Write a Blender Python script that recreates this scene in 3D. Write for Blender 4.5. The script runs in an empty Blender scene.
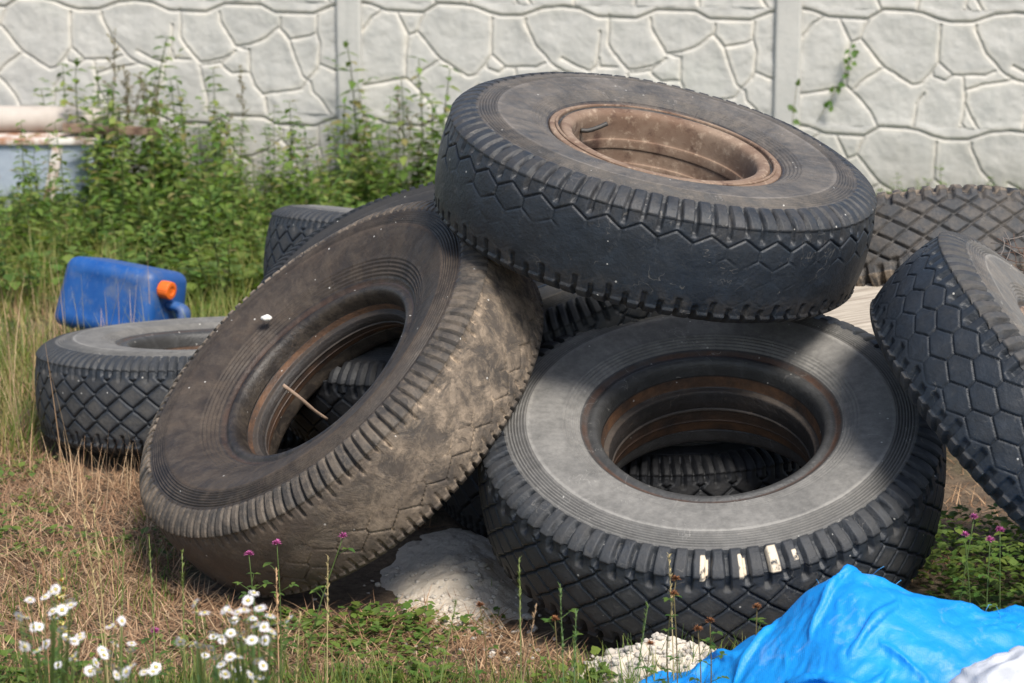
import bpy, bmesh, math, random
import numpy as np
from mathutils import Vector, Matrix

rng = np.random.default_rng(7)
random.seed(7)
S = bpy.context.scene
COL = S.collection
R = math.radians

# ------------------------------------------------------------------ camera
CAM_H, PITCH, FPX = 1.74, R(12.6), 2400.0
cam = bpy.data.cameras.new('camera')
cam_o = bpy.data.objects.new('camera', cam)
COL.objects.link(cam_o)
cam_o.location = (0, 0, CAM_H)
cam_o.rotation_euler = (R(90) - PITCH, 0, 0)
cam.sensor_width = 36.0
cam.lens = FPX / 1024 * 36.0
cam.clip_end = 500
cam.dof.use_dof = True
cam.dof.focus_distance = 5.15
cam.dof.aperture_fstop = 5.6
S.camera = cam_o

# ------------------------------------------------------------------ light
SUN = Vector((0.27, -0.56, 0.78)).normalized()
elev = math.asin(SUN.z)
w = bpy.data.worlds.new('World')
S.world = w
w.use_nodes = True
nt = w.node_tree
sky = nt.nodes.new('ShaderNodeTexSky')
sky.sky_type = 'NISHITA'
sky.sun_disc = False
sky.sun_elevation = elev
sky.sun_rotation = math.atan2(SUN.x, SUN.y)
sky.air_density = 1.0
sky.dust_density = 1.5
bg = nt.nodes['Background']
bg.inputs[1].default_value = 0.135
hz = nt.nodes.new('ShaderNodeHueSaturation')       # thin high haze: a paler sky
hz.inputs['Saturation'].default_value = .90
nt.links.new(sky.outputs[0], hz.inputs['Color'])
nt.links.new(hz.outputs[0], bg.inputs[0])
sl = bpy.data.lights.new('sun', 'SUN')
sl.energy = 3.8
sl.angle = R(18.0)
sl.color = (1.0, 0.945, 0.86)
so = bpy.data.objects.new('sun', sl)
COL.objects.link(so)
so.rotation_euler = SUN.to_track_quat('Z', 'Y').to_euler()
S.view_settings.view_transform = 'Standard'
S.view_settings.look = 'None'
S.view_settings.gamma = 1
S.view_settings.exposure = 0.58
S.render.engine = 'CYCLES'
S.cycles.max_bounces = 6
S.cycles.use_denoising = True


# ------------------------------------------------------------------ helpers
def tag(o, label=None, cat=None, group=None, kind=None):
    if label: o['label'] = label
    if cat: o['category'] = cat
    if group: o['group'] = group
    if kind: o['kind'] = kind
    return o


def empty(name, loc=(0, 0, 0), mat=None):
    o = bpy.data.objects.new(name, None)
    o.empty_display_size = 0.1
    COL.objects.link(o)
    if mat is not None:
        o.matrix_world = mat
    else:
        o.location = loc
    return o


def npmesh(name, V, F, attrs=None, smooth=True):
    """V (n,3); F = list of int arrays (m,k)"""
    me = bpy.data.meshes.new(name)
    V = np.ascontiguousarray(V, dtype=np.float32)
    me.vertices.add(len(V))
    me.vertices.foreach_set('co', V.ravel())
    F = [np.asarray(f, dtype=np.int32) for f in F if len(f)]
    loops = np.concatenate([f.ravel() for f in F])
    tot = np.concatenate([np.full(len(f), f.shape[1], dtype=np.int32) for f in F])
    start = np.concatenate([[0], np.cumsum(tot)[:-1]]).astype(np.int32)
    me.loops.add(len(loops))
    me.loops.foreach_set('vertex_index', loops)
    me.polygons.add(len(tot))
    me.polygons.foreach_set('loop_start', start)
    try:
        me.polygons.foreach_set('loop_total', tot)
    except Exception:
        pass
    me.polygons.foreach_set('use_smooth', np.full(len(tot), smooth, dtype=bool))
    for k, a in (attrs or {}).items():
        a = np.asarray(a, dtype=np.float32)
        if a.ndim == 1:
            at = me.attributes.new(k, 'FLOAT', 'POINT')
            at.data.foreach_set('value', a)
        else:
            if a.shape[1] == 3:
                a = np.concatenate([a, np.ones((len(a), 1), np.float32)], 1)
            at = me.attributes.new(k, 'FLOAT_COLOR', 'POINT')
            at.data.foreach_set('color', np.ascontiguousarray(a).ravel())
    me.update(calc_edges=True)
    me.validate()
    return me


def obj(name, me, mat=None, parent=None, loc=None):
    o = bpy.data.objects.new(name, me)
    COL.objects.link(o)
    if mat is not None and len(me.materials) == 0:
        me.materials.append(mat)
    if parent is not None:
        o.parent = parent
    if loc is not None:
        o.location = loc
    return o


def dup(o, parent=None):
    c = o.copy()
    COL.objects.link(c)
    c.parent = parent
    for ch in list(o.children):
        dup(ch, c)
    return c


def _hash(ix, iy, iz, seed):
    h = (ix * 374761393 + iy * 668265263 + iz * 2147483647 + seed * 974634777) & 0xFFFFFFFF
    h = ((h ^ (h >> 13)) * 1274126177) & 0xFFFFFFFF
    h = ((h ^ (h >> 16)) * 2246822519) & 0xFFFFFFFF
    return ((h ^ (h >> 15)) & 0xFFFFFF) / float(0xFFFFFF)


def vnoise(P, seed=0):
    P = np.asarray(P, dtype=np.float64)
    i = np.floor(P).astype(np.int64)
    f = P - i
    f = f * f * (3 - 2 * f)
    r = 0
    for dx in (0, 1):
        for dy in (0, 1):
            for dz in (0, 1):
                wgt = (f[:, 0] if dx else 1 - f[:, 0]) * (f[:, 1] if dy else 1 - f[:, 1]) * (f[:, 2] if dz else 1 - f[:, 2])
                r = r + wgt * _hash(i[:, 0] + dx, i[:, 1] + dy, i[:, 2] + dz, seed)
    return r


def fbm(P, octs=4, seed=0, gain=0.5):
    P = np.asarray(P, dtype=np.float64)
    a, s, t = 1.0, 0, 0
    for k in range(octs):
        s = s + a * vnoise(P * (2.03 ** k) + 17.3 * k, seed + k)
        t += a
        a *= gain
    return s / t


def sstep(a, b, x):
    t = np.clip((x - a) / (b - a), 0, 1)
    return t * t * (3 - 2 * t)


def tube(pts, rad, sides=6, cap=True):
    """polyline tube -> V, [quads, tris]"""
    pts = np.asarray(pts, float)
    rad = np.broadcast_to(np.asarray(rad, float), (len(pts),))
    d = np.gradient(pts, axis=0)
    d /= np.linalg.norm(d, axis=1)[:, None] + 1e-12
    ref = np.array([0.31, 0.17, 0.93]) if abs(d[0] @ np.array([0.31, 0.17, 0.93])) < .9 else np.array([1., 0, 0])
    V = []
    u = np.cross(d[0], ref)
    for k in range(len(pts)):
        u = u - d[k] * (u @ d[k])
        u /= np.linalg.norm(u) + 1e-12
        v = np.cross(d[k], u)
        a = np.arange(sides) * 2 * np.pi / sides
        V.append(pts[k] + rad[k] * (np.cos(a)[:, None] * u + np.sin(a)[:, None] * v))
    V = np.concatenate(V)
    q = []
    for k in range(len(pts) - 1):
        for s in range(sides):
            q.append((k * sides + s, k * sides + (s + 1) % sides, (k + 1) * sides + (s + 1) % sides, (k + 1) * sides + s))
    F = [np.array(q)]
    if cap:
        n = len(V)
        V = np.concatenate([V, pts[:1], pts[-1:]])
        t = []
        for s in range(sides):
            t.append((n, (s + 1) % sides, s))
            b = (len(pts) - 1) * sides
            t.append((n + 1, b + s, b + (s + 1) % sides))
        F.append(np.array(t))
    return V, F


class MB:
    """collects pieces with a colour each into one mesh"""
    def __init__(self):
        self.V, self.F, self.C, self.n = [], {}, [], 0

    def add(self, V, F, col=(1, 1, 1)):
        V = np.asarray(V, float)
        for f in F:
            if len(f):
                f = np.asarray(f)
                self.F.setdefault(f.shape[1], []).append(f + self.n)
        self.V.append(V)
        c = np.asarray(col, float)
        self.C.append(np.broadcast_to(c, (len(V), 3)) if c.ndim == 1 else c)
        self.n += len(V)
        return self

    def mesh(self, name, smooth=True):
        return npmesh(name, np.concatenate(self.V), [np.concatenate(f) for f in self.F.values()],
                      {'Col': np.concatenate(self.C)}, smooth)


def blades(base, az, lean, length, width, bend, segs=3):
    """ribbon blades, vectorised. lean: angle from vertical; bend: extra lean at the tip"""
    n = len(base)
    side = np.stack([-np.sin(az), np.cos(az), np.zeros(n)], 1)
    hd = np.stack([np.cos(az), np.sin(az), np.zeros(n)], 1)
    p = base.copy()
    V = []
    for k in range(segs + 1):
        t = k / segs
        wv = width * (1 - t ** 1.6) * .5 + 0.0002
        V.append(p - side * wv[:, None])
        V.append(p + side * wv[:, None])
        a = lean + bend * t
        p = p + (hd * np.sin(a)[:, None] + np.array([0, 0, 1.]) * np.cos(a)[:, None]) * (length / segs)[:, None]
    m = 2 * (segs + 1)
    V = np.stack(V, 1).reshape(-1, 3)
    o = np.arange(n)[:, None] * m
    F = np.concatenate([o + np.array([[2 * k, 2 * k + 1, 2 * k + 3, 2 * k + 2]]) for k in range(segs)])
    return V, [F], m


def leaves(base, d, up, length, width, fold=.25):
    """folded leaves: 7 verts, 4 faces each"""
    n = len(base)
    d = d / (np.linalg.norm(d, axis=1)[:, None] + 1e-9)
    s = np.cross(d, up)
    s /= np.linalg.norm(s, axis=1)[:, None] + 1e-9
    nn = np.cross(s, d)
    L, W = length[:, None], width[:, None]
    b = base
    m1 = b + d * L * .35 - nn * W * fold * .3
    m2 = b + d * L * .70 - nn * L * .04
    t = b + d * L - nn * L * .14
    l1 = b + d * L * .35 + s * W * .5 + nn * W * fold * .5
    r1 = b + d * L * .35 - s * W * .5 + nn * W * fold * .5
    l2 = b + d * L * .70 + s * W * .32 + nn * W * fold * .3 - nn * L * .04
    r2 = b + d * L * .70 - s * W * .32 + nn * W * fold * .3 - nn * L * .04
    V = np.stack([b, m1, m2, t, l1, l2, r1, r2], 1).reshape(-1, 3)
    o = np.arange(n)[:, None] * 8
    tr = np.concatenate([o + np.array([[0, 1, 4]]), o + np.array([[0, 6, 1]]), o + np.array([[2, 3, 5]]), o + np.array([[2, 7, 3]])])
    q = np.concatenate([o + np.array([[4, 1, 2, 5]]), o + np.array([[1, 6, 7, 2]])])
    return V, [tr, q]


def at(px, py, depth):
    """a world point from a place in the frame and a distance (layout helper)"""
    xc, yc = (px - 512) / FPX * depth, (341.5 - py) / FPX * depth
    return Vector((xc, yc * math.sin(PITCH) + depth * math.cos(PITCH), CAM_H + yc * math.cos(PITCH) - depth * math.sin(PITCH)))


def cam_dir(v):
    x, y, z = v
    return Vector((x, y * math.sin(PITCH) - z * math.cos(PITCH), y * math.cos(PITCH) + z * math.sin(PITCH))).normalized()


# ------------------------------------------------------------------ materials
class NT:
    def __init__(self, name):
        self.m = bpy.data.materials.new(name)
        self.m.use_nodes = True
        self.t = self.m.node_tree
        self.b = self.t.nodes['Principled BSDF']
        self.out = self.t.nodes['Material Output']

    def n(self, kind, **kw):
        nd = self.t.nodes.new(kind)
        for k, v in kw.items():
            setattr(nd, k, v)
        return nd

    def l(self, a, b):
        self.t.links.new(a, b)

    def attr(self, name):
        return self.n('ShaderNodeAttribute', attribute_name=name)

    def coord(self, which='Object'):
        return self.n('ShaderNodeTexCoord').outputs[which]

    def noise(self, scale, detail=5, rough=.55, vec=None, dist=0):
        nd = self.n('ShaderNodeTexNoise')
        nd.inputs['Scale'].default_value = scale
        nd.inputs['Detail'].default_value = detail
        nd.inputs['Roughness'].default_value = rough
        nd.inputs['Distortion'].default_value = dist
        self.l(vec if vec is not None else self.coord(), nd.inputs['Vector'])
        return nd.outputs['Fac']

    def ramp(self, fac, stops):
        nd = self.n('ShaderNodeValToRGB')
        e = nd.color_ramp.elements
        while len(e) < len(stops):
            e.new(.5)
        for k, (p, c) in enumerate(stops):
            e[k].position = p
            e[k].color = tuple(c) + (1,) if len(c) == 3 else c
        self.l(fac, nd.inputs[0])
        return nd.outputs[0]

    def maprange(self, v, a, b, c=0., d=1.):
        nd = self.n('ShaderNodeMapRange')
        nd.clamp = True
        for k, x in zip(range(1, 5), (a, b, c, d)):
            nd.inputs[k].default_value = x
        self.l(v, nd.inputs[0])
        return nd.outputs[0]

    def math(self, op, a, b=None):
        nd = self.n('ShaderNodeMath', operation=op)
        for k, x in enumerate((a, b)):
            if x is None: continue
            if isinstance(x, (int, float)):
                nd.inputs[k].default_value = x
            else:
                self.l(x, nd.inputs[k])
        return nd.outputs[0]

    def mix(self, fac, a, b, mode='MIX'):
        nd = self.n('ShaderNodeMix', data_type='RGBA', blend_type=mode)
        for i, x in ((0, fac), (6, a), (7, b)):
            if isinstance(x, (int, float)):
                nd.inputs[i].default_value = x
            elif isinstance(x, (tuple, list)):
                nd.inputs[i].default_value = tuple(x) + (1,)
            else:
                self.l(x, nd.inputs[i])
        return nd.outputs[2]

    def bump(self, h, strength=.3, dist=.01, normal=None):
        nd = self.n('ShaderNodeBump')
        nd.inputs['Strength'].default_value = strength
        nd.inputs['Distance'].default_value = dist
        self.l(h, nd.inputs['Height'])
        if normal is not None:
            self.l(normal, nd.inputs['Normal'])
        return nd.outputs[0]

    def set(self, color=None, rough=None, normal=None, **kw):
        for key, x in (('Base Color', color), ('Roughness', rough), ('Normal', normal)):
            if x is None: continue
            if isinstance(x, (int, float)):
                self.b.inputs[key].default_value = x
            elif isinstance(x, (tuple, list)):
                self.b.inputs[key].default_value = tuple(x) + (1,)
            else:
                self.l(x, self.b.inputs[key])
        for k, x in kw.items():
            self.b.inputs[k].default_value = x
        return self.m


def rubber(name, dark=(.016, .0185, .023), dust=(.24, .228, .212), mud=(.34, .265, .19), rust=(.12, .058, .033), dustk=1.0, var=1.0):
    t = NT(name)
    a = t.attr('wear')
    sp = t.n('ShaderNodeSeparateColor')
    t.l(a.outputs['Color'], sp.inputs[0])
    dn = t.noise(9, 8, .65)
    dn2 = t.noise(70, 4, .6)
    st = t.noise(22, 6, .7, dist=.6)
    f = t.math('MULTIPLY', sp.outputs[0], t.maprange(dn, .30, .68, 1 - .65 * var, 1 + .5 * var))
    f = t.math('MULTIPLY', f, t.maprange(dn2, .3, .7, .75, 1.2))
    f = t.math('MINIMUM', f, .95)
    c = t.mix(f, t.mix(t.maprange(st, .45, .7), dark, tuple(x * 1.7 for x in dark)), t.mix(t.noise(5, 3), dust, tuple(x * .7 for x in dust)))
    mf = t.math('MULTIPLY', sp.outputs[1], t.maprange(t.noise(17, 9, .74, dist=.5), .42, .55))
    mc = t.mix(t.maprange(t.noise(42, 8, .78), .38, .62), mud, tuple(x * .36 for x in mud))
    c = t.mix(mf, c, mc)
    rf = t.math('MULTIPLY', sp.outputs[2], t.maprange(t.noise(14, 6, .65), .3, .62))
    c = t.mix(rf, c, t.mix(t.noise(60, 4), rust, tuple(x * .4 for x in rust)))
    wf = t.attr('chalk').outputs['Fac']
    c = t.mix(t.math('MULTIPLY', wf, t.maprange(t.noise(45, 5), .36, .46)), c, (.60, .50, .37))
    # small pale flecks
    vo = t.n('ShaderNodeTexVoronoi')
    vo.inputs['Scale'].default_value = 26
    t.l(t.coord(), vo.inputs['Vector'])
    fl = t.math('LESS_THAN', vo.outputs['Distance'], .065)
    fl = t.math('MULTIPLY', fl, t.math('GREATER_THAN', t.noise(4.3, 2), .53))
    c = t.mix(t.math('MULTIPLY', fl, .7), c, (.5, .48, .44))
    # scuffs and hairline scratches
    sn = t.math('ABSOLUTE', t.math('SUBTRACT', t.noise(7.5, 3, .6, dist=1.2), .5))
    sk_ = t.math('MULTIPLY', t.math('LESS_THAN', sn, .0035), t.math('GREATER_THAN', t.noise(11, 3), .56))
    c = t.mix(t.math('MULTIPLY', sk_, .45), c, dust)
    sp2 = t.math('MULTIPLY', t.maprange(t.noise(33, 6, .75, dist=.5), .60, .70), .30)
    c = t.mix(sp2, c, tuple(x * .8 for x in dust))
    rough = t.maprange(f, 0, .5, .44, .88)
    rough = t.math('MAXIMUM', rough, t.math('MULTIPLY', mf, .95))
    nb = t.bump(t.noise(120, 5, .65), .30, .004)
    nb = t.bump(mf, .5, .006, nb)
    nb = t.bump(t.noise(30, 5, .6), .25, .006, nb)
    t.b.inputs['Specular IOR Level'].default_value = .36
    return t.set(c, rough, nb)


def foliage(name, hue=1.0):
    t = NT(name)
    c = t.attr('Col').outputs['Color']
    c = t.mix(t.noise(35, 3), c, t.mix(1.0, c, (.72, .78, .62), 'MULTIPLY'))
    t.set(c, .55, None)
    t.b.inputs['Specular IOR Level'].default_value = .35
    tr = t.n('ShaderNodeBsdfTranslucent')
    t.l(t.mix(1.0, c, (1.3, 1.35, .75), 'MULTIPLY'), tr.inputs[0])
    mx = t.n('ShaderNodeMixShader')
    mx.inputs[0].default_value = .40
    t.l(t.b.outputs[0], mx.inputs[1])
    t.l(tr.outputs[0], mx.inputs[2])
    t.l(mx.outputs[0], t.out.inputs[0])
    return t.m


def vcol(name, rough=.7, bump=.0, scale=60, spec=.4):
    t = NT(name)
    c = t.attr('Col').outputs['Color']
    c = t.mix(t.noise(scale, 5), c, t.mix(1.0, c, (.62, .6, .58), 'MULTIPLY'))
    nb = t.bump(t.noise(scale * 1.5, 5), bump, .005) if bump else None
    t.set(c, rough, nb)
    t.b.inputs['Specular IOR Level'].default_value = spec
    return t.m


M_leaf = foliage('leaf')
M_dry = vcol('dry_straw', .8, 0, 40, .25)
M_petal = vcol('petal', .7, 0, 60, .2)

# concrete of the fence
t = NT('fence_concrete')
oi = t.n('ShaderNodeObjectInfo').outputs['Random']
vec = t.n('ShaderNodeVectorMath', operation='ADD')
t.l(t.coord(), vec.inputs[0])
cmb = t.n('ShaderNodeCombineXYZ')
t.l(t.math('MULTIPLY', oi, 31), cmb.inputs[0])
t.l(cmb.outputs[0], vec.inputs[1])
v_ = vec.outputs[0]
c = t.mix(t.maprange(t.noise(3.2, 6, .6, v_), .3, .7), (.475, .46, .425), (.385, .375, .35))
c = t.mix(t.math('MULTIPLY', t.maprange(t.noise(11, 7, .7, v_), .5, .72), .45), c, (.30, .305, .295))
c = t.mix(t.math('MULTIPLY', t.attr('joint').outputs['Fac'], t.maprange(t.noise(7, 4, .6, v_), .3, .7, .05, .55)), c, (.66, .61, .52))
c = t.mix(t.math('MULTIPLY', t.maprange(t.noise(2.1, 4, .6, v_), .56, .7), .18), c, (.34, .37, .30))
c = t.mix(t.math('GREATER_THAN', t.noise(95, 3, .6, v_), .70), c, (.24, .24, .23))
mpz = t.n('ShaderNodeMapping')
mpz.inputs['Scale'].default_value = (14, 14, 1.1)
t.l(v_, mpz.inputs[0])
c = t.mix(t.math('MULTIPLY', t.maprange(t.noise(1.0, 5, .65, mpz.outputs[0]), .50, .72), .30), c, (.27, .275, .26))
gz_ = t.n('ShaderNodeSeparateXYZ')
t.l(t.n('ShaderNodeNewGeometry').outputs['Position'], gz_.inputs[0])
c = t.mix(t.math('MULTIPLY', t.maprange(t.math('ADD', gz_.outputs[2], t.math('MULTIPLY', t.noise(4, 5, .6, v_), -.35)), .22, -.10), .55), c, (.22, .205, .17))
M_conc = t.set(c, .9, t.bump(t.noise(55, 7, .7, v_), .45, .006))
M_conc.node_tree.nodes['Principled BSDF'].inputs['Specular IOR Level'].default_value = .25

# ground
t = NT('ground_soil')
p_ = t.coord()
n1 = t.noise(1.1, 6, .6, p_)
n2 = t.noise(14, 7, .7, p_)
c = t.mix(t.maprange(n2, .35, .65), (.115, .078, .050), (.215, .155, .100))
c = t.mix(t.maprange(t.noise(60, 5, .7, p_), .45, .7), c, (.06, .042, .028))
gr = t.math('MULTIPLY', t.attr('green').outputs['Fac'], t.maprange(n1, .25, .6, .4, 1))
c = t.mix(gr, c, t.mix(n2, (.035, .055, .018), (.09, .11, .035)))
M_ground = t.set(c, .95, t.bump(t.noise(45, 7, .75, p_), .9, .02))

t = NT('pale_sand')
p_ = t.coord()
c = t.mix(t.maprange(t.noise(8, 6, .65, p_), .3, .7), (.62, .54, .44), (.48, .415, .335))
c = t.mix(t.maprange(t.noise(160, 3, .7, p_), .55, .72), c, (.66, .62, .56))
M_sand = t.set(c, .95, t.bump(t.noise(150, 6, .8, p_), .55, .005))

# ------------------------------------------------------------------ ground
def ground_z(x, y):
    P = np.stack([x, y, np.zeros_like(x)], 1)
    near = np.exp(-((y - 6) / 9) ** 2)
    return ((fbm(P * 2.2, 4, 3) - .5) * .035 + (fbm(P * 14, 3, 5) - .5) * .014) * near


gx = np.concatenate([np.linspace(-60, -3.2, 24)[:-1], np.linspace(-3.2, 3.2, 330), np.linspace(3.2, 60, 24)[1:]])
gy = np.concatenate([np.linspace(-30, 3.0, 14)[:-1], np.linspace(3.0, 11.5, 420), np.linspace(11.5, 120, 26)[1:]])
GX, GY = np.meshgrid(gx, gy)
gz = ground_z(GX.ravel(), GY.ravel())
V = np.stack([GX.ravel(), GY.ravel(), gz], 1)
nx, ny = len(gx), len(gy)
idx = np.arange(nx * ny).reshape(ny, nx)
F = np.stack([idx[:-1, :-1], idx[:-1, 1:], idx[1:, 1:], idx[1:, :-1]], -1).reshape(-1, 4)
green = sstep(6.6, 8.2, V[:, 1] + (fbm(V * .9, 3, 9) - .5) * 2.0)
green = np.maximum(green, .55 * sstep(4.85, 4.35, V[:, 1]))
green = np.maximum(green, .5 * sstep(.55, .68, fbm(V * 2.6, 3, 12)))
tag(obj('ground', npmesh('ground', V, [F], {'green': green}), M_ground), kind='structure')

# ------------------------------------------------------------------ concrete fence
# stone pattern of the cast panel, traced as joints; u along the panel, v downwards, both 0..1
def seg(pts, ox, oy, sc, sh, base):
    out = []
    for x, y in pts:
        px = ox + x / sc + sh
        py = oy + y / sc - base - 5.4 * (px - 361) / 439
        out.append(((px - 361) / 414.0, py / 110.0))
    return out


JA = [seg(s_, 340, 0, 4.267, 0, .7) for s_ in (
    [(265, 52), (305, 135), (295, 230), (290, 310)], [(370, 55), (340, 120), (310, 135)],
    [(340, 120), (400, 190), (440, 240), (500, 275), (560, 305)], [(668, 65), (660, 160), (660, 220), (640, 250), (600, 300), (560, 305)],
    [(660, 220), (720, 270), (850, 268), (890, 250)], [(640, 250), (640, 275), (690, 295), (720, 270)],
    [(800, 70), (800, 90), (850, 180), (910, 245), (970, 290), (1010, 300)], [(95, 352), (120, 350), (200, 335), (290, 310)],
    [(290, 310), (350, 370), (400, 430), (425, 475)], [(320, 330), (350, 300), (430, 245)], [(110, 120), (150, 60), (190, 40)])]
JA += [seg(s_, 784, 0, 3.595, -439, 6.1 - 5.4) for s_ in (
    [(495, 290), (470, 330), (455, 440)], [(632, 275), (625, 390), (660, 430), (690, 470)], [(625, 405), (585, 465)], [(790, 240), (700, 255), (632, 275)])]
JA += [seg(s_, 0, 0, 4.267, 437, -4.7 + 5.4 - 5.4) for s_ in (
    [(350, 255), (355, 350), (385, 415), (430, 480)], [(740, 35), (738, 150), (770, 200), (830, 265), (920, 255), (950, 230)],
    [(700, 100), (690, 240), (660, 262)], [(700, 210), (705, 245), (775, 245)], [(820, 270), (830, 340), (850, 400), (848, 495)],
    [(660, 262), (655, 330), (600, 400), (590, 490)], [(545, 210), (600, 240), (660, 260)])]
JA += [seg(s_, 180, 0, 5.256, 437, -4.7 + 5.4 - 4.5) for s_ in (
    [(175, 60), (185, 110), (225, 170), (260, 240), (340, 230), (430, 190), (490, 145)], [(505, 85), (505, 145), (560, 200), (660, 180), (695, 165)],
    [(700, 75), (700, 160), (720, 220), (710, 325), (825, 365)], [(495, 140), (560, 210), (580, 290), (620, 390), (640, 410), (690, 360), (710, 325)],
    [(335, 255), (335, 370), (355, 440), (400, 485), (530, 465), (610, 455), (640, 410)], [(260, 240), (335, 255)],
    [(190, 300), (185, 330), (240, 375), (310, 370), (335, 370)], [(640, 410), (660, 420), (670, 470), (720, 520), (780, 600)],
    [(420, 500), (425, 590)], [(0, 240), (60, 320), (190, 300), (260, 260)])]
seam = [(361, 0), (364, 1), (375, 3), (390, 9), (427, 11), (442, 2), (466, 3), (478, 5), (492, 10.5), (504, 13.6), (525, 13.6), (546, 6.5), (565, 4.7),
        (582, 7), (599, 14.5), (637, 16), (657, 8), (694, 9), (708, 16.5), (747, 17.5), (766, 10), (775, 9.5)]
seam = [((x - 361) / 414, (y - .7 - 5.4 * (x - 361) / 439) / 110) for x, y in seam]
PA, PB = Vector((-.719, 10.65)), Vector((1.184, 10.32))
DW = (PB - PA)
SPAN = DW.length
DW.normalize()
PW, PH = SPAN - .075, .5
NU, NV = 520, 140
uu, vv = np.meshgrid(np.linspace(0, 1, NU), np.linspace(0, 1, NV))
uu, vv = uu.ravel(), vv.ravel()
warp = np.stack([uu * PW, vv * PH, np.zeros_like(uu)], 1)
wu = uu * PW + (fbm(warp * 16, 3, 31) - .5) * .016
wv = vv * PH + (fbm(warp * 16, 3, 37) - .5) * .016


def dist_poly(P, lines):
    d = np.full(len(P), 9.)
    for ln in lines:
        a = np.array(ln)
        for k in range(len(a) - 1):
            p, q = a[k], a[k + 1]
            e = q - p
            tt = np.clip(((P - p) @ e) / (e @ e + 1e-12), 0, 1)
            d = np.minimum(d, np.linalg.norm(P - p - tt[:, None] * e, axis=1))
    return d


P2 = np.stack([wu, wv], 1)
sc_ = np.array([PW, PH])
dj = dist_poly(P2, [np.array(l) * sc_ for l in JA])
sy = np.interp(uu, [s_[0] for s_ in seam], [s_[1] for s_ in seam]) * PH
dseam = np.minimum(np.abs(vv * PH - sy), np.abs(vv * PH - sy - PH))
d_all = np.minimum(dj, dseam * .8)
hgt = .0072 * sstep(.0, .010, dj) * sstep(0, .012, dseam)
hgt += (fbm(warp * 7, 4, 41) - .5) * .016 * sstep(0, .05, d_all) + (fbm(warp * 26, 3, 43) - .5) * .005
hgt -= .007 * sstep(.008, .0, dseam) + .005 * sstep(.0045, 0, dj)
# lip of the panel above overhangs the seam a little
hgt += .003 * sstep(.03, 0, np.abs(vv * PH - sy + .018)) * (vv * PH < sy) + .003 * sstep(.03, 0, np.abs(vv * PH - sy - PH + .018))
jnt = sstep(.030, .008, np.minimum(dj, dseam))
V = np.stack([uu * PW, -hgt, -vv * PH], 1)
nb_ = len(V)
Vb = np.stack([uu * PW, np.full_like(uu, .05), -vv * PH], 1)
idx = np.arange(NU * NV).reshape(NV, NU)
F1 = np.stack([idx[:-1, :-1], idx[1:, :-1], idx[1:, 1:], idx[:-1, 1:]], -1).reshape(-1, 4)
ring = np.concatenate([idx[0, :], idx[1:, -1], idx[-1, -2::-1], idx[-2:0:-1, 0]])
back = np.stack([ring, np.roll(ring, -1)], 1)
bv = np.arange(len(ring)) + nb_
Fs = np.stack([back[:, 0], back[:, 1], np.roll(bv, -1), bv], 1)
Vr = V[ring].copy()
Vr[:, 1] = .045
panel_me = npmesh('fence_panel', np.concatenate([V, Vr]), [F1, Fs], {'joint': np.concatenate([jnt, np.zeros(len(ring))])})
panel_me.materials.append(M_conc)

fence = empty('concrete_fence', (PA.x, PA.y, 0))
tag(fence, 'pale grey concrete fence of cast stone pattern panels between plain posts', 'fence')
yaw = math.atan2(DW.y, DW.x)
bm = bmesh.new()
bmesh.ops.create_cube(bm, size=1)
bmesh.ops.scale(bm, vec=(.112, .085, 2.55), verts=bm.verts)
bmesh.ops.bevel(bm, geom=[e for e in bm.edges if abs((e.verts[0].co - e.verts[1].co).z) > 1], offset=.012, segments=2, affect='EDGES', profile=.5)
post_me = bpy.data.meshes.new('fence_post')
bm.to_mesh(post_me)
bm.free()
post_me.materials.append(M_conc)
Z0 = .893
for k in range(-2, 4):
    o = obj('post', post_me, None, fence)
    o.location = (DW.x * SPAN * k - DW.y * .022, DW.y * SPAN * k + DW.x * .022, .93)
    o.rotation_euler.z = yaw
    if k < 3:
        for r_ in range(-2, 3):
            o = obj('panel', panel_me, None, fence)
            e_ = .0375 + SPAN * k
            o.location = (DW.x * e_ - DW.y * .01, DW.y * e_ + DW.x * .01, Z0 - r_ * .5)
            o.rotation_euler.z = yaw

# ------------------------------------------------------------------ tyres
NB = 40                       # tread blocks round the tyre
RO = .52


def half_profile():
    """(r, y, zone) from the crown to the inside; zones: 0 tread 1 shoulder 2 ribs 3 band 4 ribs 5 bead 6 inside"""
    pts = []
    for y in np.linspace(0, .105, 40)[:-1]:
        pts.append((RO - .012 * (y / .105) ** 2.4, y, 0))
    for tt in np.linspace(0, 1, 24)[:-1]:
        a, b, c_ = np.array([.508, .105]), np.array([.494, .126]), np.array([.452, .136])
        p = (1 - tt) ** 2 * a + 2 * tt * (1 - tt) * b + tt * tt * c_
        pts.append((p[0], p[1], 1))
    for tt in np.linspace(0, 1, 30)[:-1]:
        pts.append((.452 - .047 * tt, .136 + .006 * math.sin(tt * 1.4), 2))
    for tt in np.linspace(0, 1, 9)[:-1]:
        pts.append((.405 - .076 * tt, .142 - .005 * tt * tt, 3))
    for tt in np.linspace(0, 1, 25)[:-1]:
        pts.append((.329 - .042 * tt, .137 - .014 * tt ** 1.3, 4))
    cp = [(.303, .1225), (.2975, .119), (.2935, .1145), (.290, .1135), (.286, .1150), (.282, .1175), (.277, .1185), (.272, .1175), (.267, .1135), (.2635, .107), (.261, .098), (.260, .086), (.259, .076)]
    for p in cp:
        pts.append((p[0] - .016, p[1], 5))
    cp = [(.248, .066), (.262, .074), (.30, .094), (.34, .112), (.39, .121), (.44, .116), (.475, .095), (.49, .06), (.497, .03), (.498, 0)]
    for p in cp:
        pts.append((p[0], p[1], 6))
    return pts


HALF = half_profile()


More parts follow.
